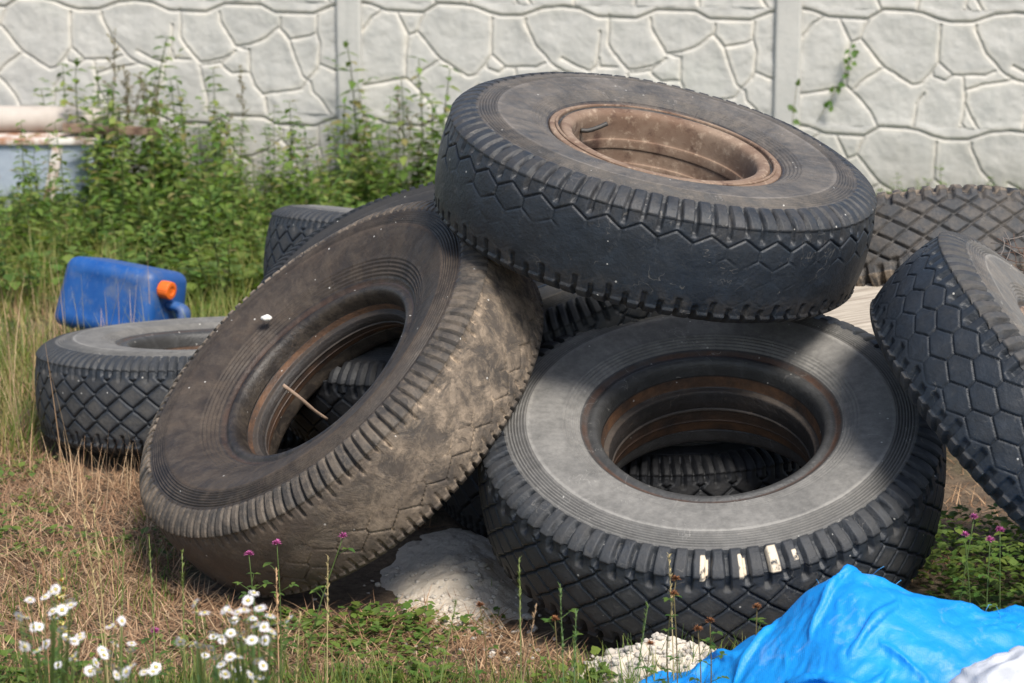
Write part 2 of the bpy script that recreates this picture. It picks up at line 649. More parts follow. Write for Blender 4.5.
def tyre_meshes(name, nth=1000, depth=.009, hexk=2.0, row=.034, wear=None, dust=None, mud=None, rust=None, chalk=None, groove=.055, seed=0, lug=.0135, lugcut=None, bars=2, bw=.24, mudlow=0, blockdust=.22, dish=0.0, notch=(.070, .081)):
    """builds tread, two sidewalls and inner lining of one tyre (axis = local z)"""
    up = HALF
    dn = [(r, -y, z) for r, y, z in HALF[::-1]]
    prof = dn[:-1] + up                                 # ... inside(-) -> crown -> inside(+)
    r = np.array([p[0] for p in prof])
    y = np.array([p[1] for p in prof])
    zn = np.array([p[2] for p in prof])
    P = len(prof)
    tr, ty = np.gradient(r), np.gradient(y)
    nl = np.hypot(tr, ty) + 1e-12
    nr, nyv = ty / nl, -tr / nl
    th = np.arange(nth) * 2 * np.pi / nth
    TH, J = np.meshgrid(th, np.arange(P), indexing='ij')
    Rr, Y, Z = r[J], y[J], zn[J]
    sgn = np.where(Y >= 0, 1., -1.)
    rs = np.random.default_rng(seed)
    U = TH / (2 * np.pi) * NB
    H = np.zeros_like(Rr)
    X3 = np.stack([np.cos(TH) * Rr, np.sin(TH) * Rr, Y], -1).reshape(-1, 3)
    n_lo = fbm(X3 * 5, 3, seed + 1).reshape(Rr.shape)
    n_hi = fbm(X3 * 22, 3, seed + 5).reshape(Rr.shape)
    # tread blocks
    tz = Z == 0
    v = Y / row
    m = np.full(Rr.shape, 9.)
    jj = np.round(v)
    Uw = U + (n_hi - .5) * .05
    for dj_ in (-1, 0, 1):
        j_ = jj + dj_
        off = .5 * (np.abs(j_) % 2)
        du = Uw - off
        du = np.abs(du - np.round(du))
        dv = np.abs(v - j_)
        m = np.minimum(m, np.maximum(2 * du, (dv + hexk * du) / (.5 + .25 * hexk)))
    g = 1 - sstep(groove * .45, groove * 1.45, 1 - m)
    edge_fade = 1 - sstep(.078, .086, np.abs(Y))
    wr = np.ones_like(Rr) if wear is None else wear(TH, Y, n_lo, n_hi)
    # shoulder bars: two to a block
    f2 = bars * U + (n_hi - .5) * .10
    tb = np.abs(f2 - np.round(f2)) * 2               # 0 in the middle of a groove
    even = (np.round(f2) % bars == 0)
    bar = 1 - sstep(bw, bw + .12, tb)
    sh_t = np.where(Z == 1, (Rr - .452) / (.508 - .452), np.where(Z == 0, 1.0, 0.))
    dshould = np.where(Z == 1, sstep(.0, .30, sh_t), 0)
    inner = np.where(Z == 0, np.where(even, sstep(notch[0], notch[0] + .012, np.abs(Y)), sstep(notch[1], notch[1] + .016, np.abs(Y))), 0)
    lw = 1.0 if lugcut is None else lugcut(TH, Y, n_lo, n_hi)
    Hb = -lug * bar * np.maximum(dshould, inner) * lw
    Ht = -depth * g * edge_fade * wr
    H = np.where(tz, np.minimum(Hb, Ht), np.where(Z == 1, Hb, 0))
    # lug ends stand above the ribbed band
    H = H + np.where(Z == 1, .004 * sstep(0.02, .10, sh_t) * (1 - bar), 0)
    # ribs
    q1 = (.452 - Rr) / .047
    H += np.where(Z == 2, .0020 * np.sin(q1 * 2 * np.pi * 7.0) * sstep(0, .08, q1) * sstep(1, .92, q1), 0)
    ring_ = np.exp(-((Rr - .4035) / .0030) ** 2)
    q1r = np.exp(-((Rr - .4035) / .0035) ** 2) * .0022
    H += np.where((Z == 2) | (Z == 3), q1r, 0)
    q2 = (.329 - Rr) / .042
    H += np.where(Z == 4, .0013 * np.sin(q2 * 2 * np.pi * 5.0) * sstep(0, .08, q2), 0)
    tick = (np.abs(U / NB * 30 - np.round(U / NB * 30)) < .025)
    H += np.where((Z == 4) & tick, .0009, 0)
    # unevenness
    H += (n_lo - .5) * .006 * (Z <= 3) + (n_hi - .5) * np.where(Z == 0, .0025, .0006)
    oor = .004 * np.cos(2 * TH + rs.uniform(0, 6)) + .003 * np.cos(3 * TH + rs.uniform(0, 6))
    Rf = Rr + H * nr[J] + oor * sstep(.245, .5, Rr)
    Yf = Y + H * nyv[J] + .004 * np.cos(2 * TH + rs.uniform(0, 6))
    Yf = Yf - sgn * dish * sstep(.42, .27, Rr) * (np.abs(Y) > .02)
    X = np.stack([np.cos(TH) * Rf, np.sin(TH) * Rf, Yf], -1)
    # dust, mud, rust and chalk; grooves and rib hollows coloured darker
    low = np.clip(-H / .010, 0, 1) * (Z <= 1)
    d_ = np.where(Z == 0, .10, np.where(Z == 1, .24, np.where(Z == 2, .22, np.where(Z == 3, .42, np.where(Z == 4, .38, .03)))))
    d_ = d_ * (1 - .72 * low) + low * .03 + np.where(Z == 2, .12 * (np.sin(q1 * 2 * np.pi * 7) > .2) - .10 * (np.sin(q1 * 2 * np.pi * 7) < -.3), 0) + np.where(tz, blockdust * sstep(.16, .55, 1 - m) * edge_fade * wr, 0)
    d_ = d_ + .45 * ring_ * ((Z == 2) | (Z == 3))
    mu = np.zeros_like(Rr)
    ru = np.where(Z == 6, .35, np.where(Z == 5, .45 * sstep(.284, .281, Rr) * sstep(.271, .275, Rr) , 0.))
    ch = np.zeros_like(Rr)
    if dust: d_ = dust(d_, TH, Y, Rr, Z, n_lo, n_hi)
    if mud: mu = mud(TH, Y, Rr, Z, n_lo, n_hi) + mudlow * np.clip(-H / .004, 0, 1) * tz
    if rust: ru = rust(ru, TH, Y, Rr, Z, n_lo, n_hi)
    if chalk: ch = chalk(TH, Y, Rr, Z, U, bar)
    W = np.stack([d_, mu, ru], -1)
    zl = list(zn)
    c0 = zl.index(1)                                    # first shoulder column on the - side
    c1 = P - 1 - zl[::-1].index(1)
    b0 = zl.index(5)
    b1 = P - 1 - zl[::-1].index(5)
    out = {}

    def part(nm, j0, j1):
        k = j1 - j0 + 1
        V_ = X[:, j0:j1 + 1].reshape(-1, 3)
        ii = np.arange(nth * k).reshape(nth, k)
        nx_ = np.roll(ii, -1, 0)
        F_ = np.stack([ii[:, :-1], nx_[:, :-1], nx_[:, 1:], ii[:, 1:]], -1).reshape(-1, 4)
        return npmesh(name + '_' + nm, V_, [F_], {'wear': W[:, j0:j1 + 1].reshape(-1, 3), 'chalk': ch[:, j0:j1 + 1].ravel()})
    out['tread'] = part('tread', c0, c1)
    out['sidewall_a'] = part('sidewall', b0, c0)
    out['sidewall_b'] = part('sidewall', c1, b1)
    # inner lining: from the + bead round to the - bead
    o1 = part('lining', b1, P - 1)
    o2 = part('lining', 0, b0)
    bm_ = bmesh.new()
    bm_.from_mesh(o1)
    bm_.from_mesh(o2)
    bm_.to_mesh(o1)
    bm_.free()
    bpy.data.meshes.remove(o2)
    for p_ in o1.polygons: p_.use_smooth = True
    out['inner_lining'] = o1
    return out


def revolve(name, prof, nth=160, closed=False, wear=None, wob=0.0):
    prof = np.array(prof, float)
    th = np.arange(nth) * 2 * np.pi / nth
    rr = prof[:, 0][None] * np.ones((nth, 1))
    yy = prof[:, 1][None] * np.ones((nth, 1))
    if wob:
        rr = rr + wob * np.cos(3 * th[:, None] + 1)
    V_ = np.stack([np.cos(th)[:, None] * rr, np.sin(th)[:, None] * rr, yy], -1).reshape(-1, 3)
    k = len(prof)
    ii = np.arange(nth * k).reshape(nth, k)
    nx_ = np.roll(ii, -1, 0)
    F_ = np.stack([ii[:, :-1], nx_[:, :-1], nx_[:, 1:], ii[:, 1:]], -1).reshape(-1, 4)
    at_ = None
    if wear is not None:
        wv_ = np.array([wear(a, b) for a, b in prof])
        at_ = {'wear': np.tile(wv_, (nth, 1)), 'chalk': np.zeros(nth * k)}
    return npmesh(name, V_, [F_], at_)


def smooth_prof(pts, n=6):
    """Catmull-Rom through the points"""
    p = np.array(pts, float)
    p = np.concatenate([2 * p[:1] - p[1:2], p, 2 * p[-1:] - p[-2:-1]])
    out = []
    for k in range(1, len(p) - 2):
        for t_ in np.arange(n) / n:
            a, b, c_, d = p[k - 1:k + 3]
            out.append(.5 * (2 * b + (c_ - a) * t_ + (2 * a - 5 * b + 4 * c_ - d) * t_ ** 2 + (3 * b - a - 3 * c_ + d) * t_ ** 3))
    out.append(p[-2])
    return np.array(out)


def pose(center, axis, spin=0.0, scale=1.0):
    z = Vector(axis).normalized()
    x = Vector((1, 0, 0))
    x = (x - z * x.dot(z)).normalized()
    y = z.cross(x)
    m = Matrix((x, y, z)).transposed().to_4x4()
    return Matrix.Translation(Vector(center)) @ m @ Matrix.Rotation(spin, 4, 'Z') @ Matrix.Scale(scale, 4)


def put_tyre(meshes, mats, center, axis, label, name='tyre', spin=0, scale=1.0, cat='tyre', group='old truck tyres dumped in a pile'):
    root = empty(name, mat=pose(center, axis, spin, scale))
    tag(root, label, cat, group)
    for nm, key, mt in (('tread', 'tread', mats[0]), ('sidewall', 'sidewall_b', mats[1]), ('sidewall', 'sidewall_a', mats[1]), ('inner_lining', 'inner_lining', mats[2])):
        o = obj(nm, meshes[key], mt, root)
        o.material_slots[0].link = 'OBJECT'
        o.material_slots[0].material = mt
    return root


M_tread = rubber('tread_rubber', (.0085, .0125, .0185), (.135, .124, .110))
M_shaded = rubber('shaded_rubber', (.007, .008, .010), (.045, .042, .04))  # blackened rubber: the shade inside the pile is put into the colour
M_side = rubber('sidewall_rubber', (.030, .030, .030), (.285, .272, .250), var=.6)
M_side_br = rubber('brown_dusty_rubber', (.020, .0200, .0205), (.195, .178, .164))
M_inner = rubber('inner_rubber', (.015, .015, .016), (.12, .09, .065), rust=(.17, .088, .048))
M_muddy = rubber('muddy_rubber', (.020, .019, .018), (.15, .12, .095), mud=(.41, .315, .225))
M_choc = rubber('brown_worn_rubber', (.015, .0125, .011), (.085, .060, .045))

# rubber flap seen inside the bead
fl_prof = smooth_prof([(.2585, .078), (.2575, .068), (.2560, .056), (.2545, .047), (.2500, .0445), (.2440, .0425), (.2415, .037), (.2400, .028), (.2385, .018), (.2385, .006),
                       (.2390, .000), (.2365, -.003), (.2365, -.007), (.2400, -.010), (.2420, -.022), (.2450, -.036), (.2440, -.041), (.2470, -.045), (.2510, -.056), (.2570, -.074)], 4) - np.array([.0155, 0])


def flap_wear(r_, y_):
    rust_ = .95 if .048 < y_ < .074 or -.074 < y_ < -.043 else (.45 if y_ < -.008 else .04)
    return (.34 if (.0395 < y_ < .046 or -.001 > y_ > -.009) else .10, 0, rust_)


flap_me = revolve('rim_flap', fl_prof, 160, wear=flap_wear)

# steel rim of the wheel
rim_prof = smooth_prof([(.262, .098), (.271, .112), (.2728, .1175), (.270, .1215), (.262, .1220), (.2545, .1195), (.2520, .1140), (.2490, .1125), (.2465, .1155), (.2445, .1205),
                        (.239, .1228), (.231, .1222), (.224, .1195), (.2190, .1145), (.2165, .106), (.2155, .090), (.2155, .055), (.2125, .051), (.2125, .030),
                        (.215, .026), (.215, -.005), (.2115, -.009), (.2115, -.040), (.215, -.045), (.217, -.075), (.224, -.095), (.245, -.108), (.268, -.112)], 4)
rim_back = [(.270, -.110), (.255, -.100), (.250, -.09), (.250, .085), (.258, .094)]
t = NT('rusty_tan_steel')
n1, n2 = t.noise(7, 7, .65), t.noise(40, 6, .7)
c = t.mix(t.maprange(n1, .35, .65), (.235, .165, .115), (.135, .080, .052))
c = t.mix(t.maprange(n2, .54, .70), c, (.33, .245, .175))
c = t.mix(t.maprange(t.noise(13, 6, .7), .54, .68), c, (.07, .036, .024))
M_rust = t.set(c, t.maprange(n1, .3, .7, .7, .95), t.bump(n2, .35, .004))
rim_me = revolve('steel_rim', np.concatenate([rim_prof, rim_back]), 180)
rim_me.materials.append(M_rust)
ring_me = revolve('lock_ring', smooth_prof([(.2590, .119), (.2600, .1240), (.2580, .1262), (.2550, .1265), (.2530, .1235), (.2532, .117)], 4), 180)
ring_me.materials.append(M_rust)
t = NT('dark_metal')
M_dark = t.set((.04, .035, .03), .6, t.bump(t.noise(50), .2))

# --- the mounted tyre on top (worn tread, patterned only near its upper shoulder)
A_m = tyre_meshes('top_tyre', 1200, .0062, 1.0, .046, groove=.065, blockdust=.02,
    wear=lambda T, Y, a, b: sstep(.005, .055, Y + (a - .5) * .10) * .9 + .10 * sstep(.35, .6, a),
    dust=lambda d, T, Y, r_, z, a, b: np.where(z == 0, d * .6, np.where(z == 1, d * .55, d * 1.05)),
    mud=lambda T, Y, r_, z, a, b: np.where((z >= 2) & (z < 6), .16, np.where(z == 0, .05 * sstep(.045, .095, Y) + .10 * sstep(-.04, -.09, Y), .06)),
    lugcut=lambda T, Y, a, b: np.where(Y > 0, .85, .6), seed=11)
A_o = put_tyre(A_m, (M_tread, M_side_br, M_inner), (.325, 5.412, .880), (.195, -.165, .968),
               'worn black truck wheel with a rusty tan steel rim, lying on top of the pile', name='wheel', cat='wheel', spin=.4, scale=.955)
rim_o = obj('steel_rim', rim_me, None, A_o, (0, 0, -.001))
rim_o.scale = (1.03, 1.03, 1)
obj('lock_ring', ring_me, None, rim_o)
a0 = R(152) - .4
vs = [(.215 * math.cos(a0), .215 * math.sin(a0), .085), (.200 * math.cos(a0 - .05), .200 * math.sin(a0 - .05), .088), (.186 * math.cos(a0 - .16), .186 * math.sin(a0 - .16), .098),
      (.178 * math.cos(a0 - .26), .178 * math.sin(a0 - .26), .108)]
V, F = tube(smooth_prof(vs, 5), .0055, 8)
obj('valve_stem', npmesh('valve_stem', V, F), M_dark, rim_o)

# --- leaning muddy tyre at left
B_m = tyre_meshes('leaning_tyre', 1200, .0055, 1.4, .040,
    wear=lambda T, Y, a, b: .12 + .88 * sstep(-.01, -.06, Y + (a - .5) * .05) * sstep(.1, .5, b + .25),
    dust=lambda d, T, Y, r_, z, a, b: np.where(z == 0, .5, np.where(z >= 2, d * .85, d)),
    mud=lambda T, Y, r_, z, a, b: np.where(z == 0, .80 * sstep(R(-110), R(-45), T - 2 * np.pi * (T > np.pi)) * (.45 + .9 * (a - .3)), np.where(z == 1, .22 + .45 * sstep(R(60), R(110), T) * sstep(R(230), R(180), T), .10)), mudlow=.7,  # mud, plus light painted into the colour of the upper-left lugs
    rust=lambda ru, T, Y, r_, z, a, b: ru + np.where(z == 0, .25 * sstep(R(-40), R(-110), T - 2 * np.pi * (T > np.pi)), 0),
    lugcut=lambda T, Y, a, b: np.where(Y > 0, .95 - .65 * sstep(R(-75), R(-45), T - 2 * np.pi * (T > np.pi)) * sstep(R(50), R(20), T - 2 * np.pi * (T > np.pi)) * sstep(.62, .45, a), .42), seed=23, bars=3, lug=.011, dish=.036)
B_o = put_tyre(B_m, (M_muddy, M_choc, M_inner), (-.394, 5.335, .428), (-.580, -.322, .749),
               'brown muddy tyre leaning on the pile with a stick across its hole', scale=.982)
obj('rim_flap', flap_me, M_inner, B_o).scale = (1, 1, .53)

# --- front right tyre, grey sidewall
def c_chalk(T, Y, r_, z, U, bar):
    out = np.zeros_like(T)
    ang = np.degrees(T) - 360 * (T > np.pi)
    for a, w_, lo, hi in ((-95.5, 1.0, .470, .5095), (-86.5, .95, .470, .509), (-79.0, 1.15, .462, .507), (-73.5, .6, .48, .497)):
        out = np.maximum(out, (np.abs(ang - a) < w_) * (r_ > lo) * (r_ < hi) * (Y > 0) * (z <= 1))
    return out * 1.0


C_m = tyre_meshes('grey_tyre', 1200, .0085, 1.75, .036,
    dust=lambda d, T, Y, r_, z, a, b: np.where(z >= 2, d * 1.5, d * 1.0),
    rust=lambda ru, T, Y, r_, z, a, b: np.maximum(ru, np.where(z == 5, .8 * sstep(.287, .282, r_) * sstep(.270, .275, r_), 0)),
    chalk=c_chalk, seed=37, groove=.072, bw=.30)
C_o = put_tyre(C_m, (M_tread, M_side, M_inner), (.438, 5.085, .323), (-.057, -.362, .930),
               'big tyre with dusty grey sidewall and white chips on its lugs, behind the blue sack', scale=.986)
obj('rim_flap', flap_me, M_inner, C_o)

# --- right edge tyre
E_m = tyre_meshes('blocky_tyre', 1200, .007, 1.0, .044,
    wear=lambda T, Y, a, b: .15 + .85 * sstep(-.085, -.02, Y + (a - .5) * .10), groove=.05,
    mud=lambda T, Y, r_, z, a, b: np.where(z == 1, .08, np.where(z >= 2, .20, 0)),
    dust=lambda d, T, Y, r_, z, a, b: np.where(z >= 2, d * 1.1, np.where(z == 0, d * .7, d * 1.3)), seed=41, lug=.020, bw=.40, notch=(.066, .078), blockdust=.05, lugcut=lambda T, Y, a, b: np.where(Y > 0, 1.0, .35))
E_o = put_tyre(E_m, (M_tread, M_side, M_inner), (1.185, 4.945, .440), (.665, -.130, .735),
               'dark wheel at the right edge, tipped up against the big grey tyre', name='wheel', cat='wheel', scale=.95)
rim2 = obj('steel_rim', rim_me, None, E_o)
obj('lock_ring', ring_me, None, rim2)

# --- shared mesh for the tyres further back
S_m = tyre_meshes('diamond_tyre', 960, .0095, 1.7, .0360, groove=.075, seed=53, bw=.28, bars=3,
    dust=lambda d, T, Y, r_, z, a, b: np.where(z == 0, d * (1.2 + 1.5 * (a - .4)), np.where(z >= 2, d * 1.35, d)))
mS = (M_tread, M_side, M_inner)
D_o = put_tyre(S_m, mS, (-.825, 6.566, .160), (-.037, .094, .995), 'tyre lying flat on dry grass beside the blue canister', scale=.975, spin=1.0)
obj('rim_flap', flap_me, M_inner, D_o)
FQ_m = tyre_meshes('wide_diamond_tyre', 880, .0115, 1.85, .0300, groove=.12, seed=59, bw=.34,
    dust=lambda d, T, Y, r_, z, a, b: np.where(z == 0, .30 + 1.2 * (a - .42), d * 1.2),
    mud=lambda T, Y, r_, z, a, b: np.where(z >= 1, .7, .15))
nF = cam_dir((.03, -.917, .40))
F_c = at(955, 226, 6.10) - cam_dir((0, .40, .917)) * .51
F_o = put_tyre(FQ_m, (M_tread, M_muddy, M_inner), F_c, nF, 'tyre behind the others at right, its diamond tread blocks facing up near the fence')
G_c = at(448, 224, 7.05) - cam_dir((.10, .99, .045)) * .13
put_tyre(S_m, mS, G_c, cam_dir((.10, .99, .045)), 'half hidden tyre standing out at the left rear of the pile before the green weeds', spin=.3)
put_tyre(S_m, mS, (G_c.x + .02, G_c.y + .05, .15), (0, 0, 1), 'hidden tyre flat on the ground beneath the left rear tyre of the pile', spin=.8)
H_c = at(444, 264, 6.05) - cam_dir((-.22, .84, .50)) * .13
put_tyre(S_m, (M_shaded, M_shaded, M_shaded), H_c, cam_dir((-.22, .84, .50)), 'tyre showing only its toothed rim just above the leaning muddy tyre', spin=.5)
I_c = at(545, 238, 5.95) - cam_dir((-.35, .85, .39)) * .13
put_tyre(S_m, (M_tread, M_tread, M_inner), I_c, cam_dir((-.35, .85, .39)), 'dark tyre wedged under the top wheel, between the leaning tyre and the grey one', spin=.1)
put_tyre(S_m, (M_shaded, M_shaded, M_shaded), (.33, 5.84, .145), (0.02, -.03, 1), 'tyre flat on the ground underneath, seen through the hole of the big grey tyre', spin=.6)

# ------------------------------------------------------------------ small things on the tyres
V, F = tube(smooth_prof([at(283, 385, 5.12), at(300, 398, 5.14), at(314, 410, 5.18), at(327, 419, 5.22)], 4), [.0042] * 4 + [.004] * 4 + [.0034] * 5, 7)
st = obj('stick', npmesh('stick', V, F), vcol('bare_wood', .8, .3))
st.data.attributes.new('Col', 'FLOAT_COLOR', 'POINT').data.foreach_set('color', np.tile([.30, .21, .15, 1], len(V)).astype(np.float32))
tag(st, 'thin bare stick lying across the hole of the leaning tyre', 'stick')
bm = bmesh.new()
bmesh.ops.create_icosphere(bm, subdivisions=3, radius=.0105)
for v_ in bm.verts:
    v_.co.x *= 1.25
    v_.co.z *= .75
    v_.co *= 1 + .15 * math.sin(v_.co.x * 400 + 1) * math.cos(v_.co.y * 300)
pe = bpy.data.meshes.new('pebble')
bm.to_mesh(pe)
bm.free()
for p_ in pe.polygons: p_.use_smooth = True
t = NT('white_stone')
M_white = t.set(t.mix(t.noise(60), (.75, .73, .68), (.5, .48, .44)), .8)
bq = B_o.matrix_world
tag(obj('pebble', pe, M_white, loc=bq @ Vector((.300 * math.cos(R(118)), .300 * math.sin(R(118)), .131))), 'small white pebble sitting on the sidewall of the leaning tyre', 'pebble')

# weathered board behind the grey tyre
def box_mesh(name, sx, sy, sz, bev=.006, segs=2, cuts=0, jitter=0.0):
    bm_ = bmesh.new()
    bmesh.ops.create_cube(bm_, size=1)
    bmesh.ops.scale(bm_, vec=(sx, sy, sz), verts=bm_.verts)
    if bev:
        bmesh.ops.bevel(bm_, geom=bm_.edges[:], offset=bev, segments=segs, affect='EDGES', profile=.6)
    if cuts:
        bmesh.ops.subdivide_edges(bm_, edges=[e for e in bm_.edges if e.calc_length() > min(sx, sy, sz)], cuts=cuts, use_grid_fill=True)
    for v__ in bm_.verts:
        v__.co += Vector((random.uniform(-1, 1), random.uniform(-1, 1), random.uniform(-1, 1))) * jitter
    me_ = bpy.data.meshes.new(name)
    bm_.to_mesh(me_)
    bm_.free()
    for p__ in me_.polygons: p__.use_smooth = len(p__.vertices) != 4 or p__.area < (bev * 3) ** 2
    return me_


t = NT('weathered_wood')
mp = t.n('ShaderNodeMapping')
mp.inputs['Scale'].default_value = (1.2, 22, 22)
t.l(t.coord(), mp.inputs[0])
gn = t.noise(5, 8, .65, mp.outputs[0])
c = t.mix(t.maprange(gn, .35, .65), (.46, .41, .34), (.25, .21, .17))
M_wood = t.set(c, .85, t.bump(gn, .5, .006))
bd = obj('wooden_board', box_mesh('wooden_board', .75, .30, .04, .006, 2, 2, .0008), M_wood)
bd.location = at(835, 318, 6.02)
bd.rotation_euler = (R(14), R(-7), R(10))
tag(bd, 'pale weathered wooden board showing in the gap behind the grey tyre', 'board')

# rusty wire mesh by the right hand tyre
mb = MB()
c0 = at(1020, 256, 5.75)
rw = np.random.default_rng(5)
for k in range(7):
    a = (k - 3) * .017
    for flip in (0, 1):
        p = []
        for s_ in np.linspace(-.055, .055, 7):
            x_, z_ = (s_, a) if flip else (a, s_)
            p.append((c0.x + x_ + .012 * math.sin(z_ * 40 + k), c0.y + .5 * z_ + .02 * math.sin(x_ * 30 + k), c0.z + z_ * .75 + .4 * x_ * -.5 + .008 * math.cos(x_ * 50 + 2 * k)))
        mb.add(*tube(p, .0010, 5), (.14, .08, .055) if rw.random() < .5 else (.22, .19, .17))
wm = obj('wire_mesh', mb.mesh('wire_mesh'), vcol('rusty_wire', .7, .2))
tag(wm, 'crumpled scrap of rusty wire mesh behind the right edge tyre', 'wire mesh')

# ------------------------------------------------------------------ blue canister
t = NT('blue_plastic')
sc1 = t.noise(9, 6, .7)
mp = t.n('ShaderNodeMapping')
mp.inputs['Scale'].default_value = (30, 3, 6)
mp.inputs['Rotation'].default_value = (.3, .6, .2)
t.l(t.coord(), mp.inputs[0])
scr = t.noise(6, 6, .7, mp.outputs[0])
c = t.mix(t.maprange(sc1, .35, .7), (.004, .056, .225), (.010, .078, .26))
c = t.mix(t.math('MULTIPLY', t.maprange(scr, .57, .70), .42), c, (.24, .29, .35))
c = t.mix(t.math('MULTIPLY', t.maprange(t.noise(6.5, 6, .7), .52, .66), .45), c, (.14, .14, .13))
M_can = t.set(c, t.maprange(sc1, .3, .7, .40, .65), t.bump(t.noise(18, 4), .15, .006))
t = NT('orange_plastic')
M_orange = t.set(t.mix(t.noise(30), (.80, .16, .015), (.62, .10, .01)), .45)

can = empty('canister', (0, 0, 0))
tag(can, 'blue plastic canister with an orange screw cap, lying in the grass behind a flat tyre', 'canister')
bm = bmesh.new()
bmesh.ops.create_cube(bm, size=1)
bmesh.ops.scale(bm, vec=(.335, .22, .235), verts=bm.verts)
for v_ in bm.verts:                               # the neck end is cut back at the top
    if v_.co.x > 0 and v_.co.z > 0: v_.co.x -= .012
    if v_.co.x < 0 and v_.co.z > 0: v_.co.x += .022
bmesh.ops.bevel(bm, geom=bm.edges[:], offset=.035, segments=5, affect='EDGES', profile=.5)
fr = [f for f in bm.faces if abs(f.normal.y) > .95 and f.calc_area() > .02]
ins = bmesh.ops.inset_region(bm, faces=fr, thickness=.016, depth=0)
ins = bmesh.ops.inset_region(bm, faces=fr, thickness=.010, depth=-.0025)
bmesh.ops.subdivide_edges(bm, edges=[e for e in bm.edges if e.calc_length() > .06], cuts=4, use_grid_fill=True)
me = bpy.data.meshes.new('canister_body')
bm.to_mesh(me)
bm.free()
for p_ in me.polygons: p_.use_smooth = True
obj('body', me, M_can, can)
V, F = tube(smooth_prof([(.150, 0, -.075), (.195, 0, -.075), (.212, 0, -.060), (.214, 0, -.02), (.205, 0, .005), (.165, 0, .012), (.150, 0, .012)], 5), .017, 12)
V[:, 1] *= 1.5
obj('handle', npmesh('canister_handle', V, F), M_can, can)
nk = revolve('canister_neck', [(.024, .150), (.026, .153), (.026, .172), (.022, .175), (.001, .176)], 32)
cp_prof = smooth_prof([(.030, .170), (.0325, .172), (.0325, .205), (.030, .209), (.016, .210), (.0155, .2075), (.001, .2075)], 3)
th = np.arange(96) * 2 * np.pi / 96
rr = cp_prof[:, 0][None] * (1 + .05 * (np.cos(24 * th)[:, None] > 0) * ((cp_prof[:, 0] > .029)[None]))
V = np.stack([np.cos(th)[:, None] * rr, np.sin(th)[:, None] * rr, cp_prof[:, 1][None] * np.ones_like(rr)], -1).reshape(-1, 3)
k = len(cp_prof)
ii = np.arange(96 * k).reshape(96, k)
nx_ = np.roll(ii, -1, 0)
cp_me = npmesh('canister_cap', V, [np.stack([ii[:, :-1], nx_[:, :-1], nx_[:, 1:], ii[:, 1:]], -1).reshape(-1, 4)])
for nm, me_, mt in (('neck', nk, M_can), ('cap', cp_me, M_orange)):
    o = obj(nm, me_, mt, can)
    o.rotation_euler = (0, R(90), 0)
    o.location = (.016, -.055, .062)
    o.scale = (.84, .84, .84)
can.location = at(122, 299, 7.62)
can.rotation_euler = (R(-12), R(5), R(-25))
can.scale = (1.10, 1.04, .97)

# ------------------------------------------------------------------ scrap by the fence
t = NT('pale_blue_paint')
c = t.mix(t.maprange(t.noise(6, 6, .7), .35, .7), (.35, .39, .44), (.24, .28, .34))
c = t.mix(t.maprange(t.noise(17, 6, .7), .60, .7), c, (.22, .10, .05))
M_pblue = t.set(c, .5)
t = NT('rusty_white_paint')
c = t.mix(t.maprange(t.noise(12, 7, .7), .44, .6), (.62, .58, .53), (.30, .15, .085))
M_rw = t.set(c, .7, t.bump(t.noise(40), .2))
t = NT('faded_beige_plastic')
c = t.mix(t.maprange(t.noise(5, 6, .65), .3, .7), (.46, .41, .36), (.33, .285, .245))
M_beige = t.set(c, .75, t.bump(t.noise(30, 5), .2))
box = empty('metal_bin', (0, 0, 0))
tag(box, 'pale blue sheet metal bin with a rusty white rim, against the fence behind the weeds', 'metal bin')
bl = at(40, 190, 10.3)
bx, by = bl.x, 10.30
obj('body', box_mesh('bin_body', .95, .42, .36, .015), M_pblue, box, (bx - .22, by, .16))
obj('rim', box_mesh('bin_rim', .99, .46, .028, .008), M_rw, box, (bx - .22, by, .352))
obj('strap', box_mesh('bin_strap', .045, .012, .33, .003), M_rw, box, (bx + .07, by - .2175, .165)).rotation_euler.y = R(12)
V, F = tube([(bx - .75, by - .02, .424), (bx - .2, by - .02, .424), (bx + .25, by - .01, .420), (bx + .33, by - .01, .419)], [.055, .056, .055, .052], 24)
tag(obj('pipe', npmesh('pipe', V, F), M_beige), 'faded beige pipe lying along the top of the metal bin', 'pipe')
rl = obj('rusty_bar', box_mesh('rusty_bar', .42, .05, .035, .006), M_rust, loc=(bx + .33, by - .16, .395))
rl.rotation_euler = (0, R(3), R(3))
tag(rl, 'rusty brown iron bar leaning across the bin beside the pipe', 'iron bar')

# ------------------------------------------------------------------ sand and gravel
def mound(name, cx, cy, rx, ry, h, label, cat, seed, lump=.02, n=150, rot=0.0):
    g = np.linspace(-1.15, 1.15, n)
    X_, Y_ = np.meshgrid(g, g)
    P_ = np.stack([X_.ravel() * rx + cx, Y_.ravel() * ry + cy, np.zeros(n * n)], 1)
    rr_ = np.hypot(X_, Y_).ravel() + (fbm(P_ * 6, 3, seed) - .5) * .42
    z = h * (1 - sstep(.12, 1.05, rr_)) + (fbm(P_ * 28, 4, seed + 3) - .5) * lump * 2 * (1 - sstep(.7, 1.1, rr_)) - .022 * sstep(.85, 1.25, rr_)
    ca, sa = math.cos(rot), math.sin(rot)
    dx, dy = P_[:, 0] - cx, P_[:, 1] - cy
    V_ = np.stack([cx + dx * ca - dy * sa, cy + dx * sa + dy * ca, z], 1)
    i_ = np.arange(n * n).reshape(n, n)
    F_ = np.stack([i_[:-1, :-1], i_[:-1, 1:], i_[1:, 1:], i_[1:, :-1]], -1).reshape(-1, 4)
    o_ = obj(name, npmesh(name, V_, [F_]), M_sand)
    tag(o_, label, cat)
    return o_


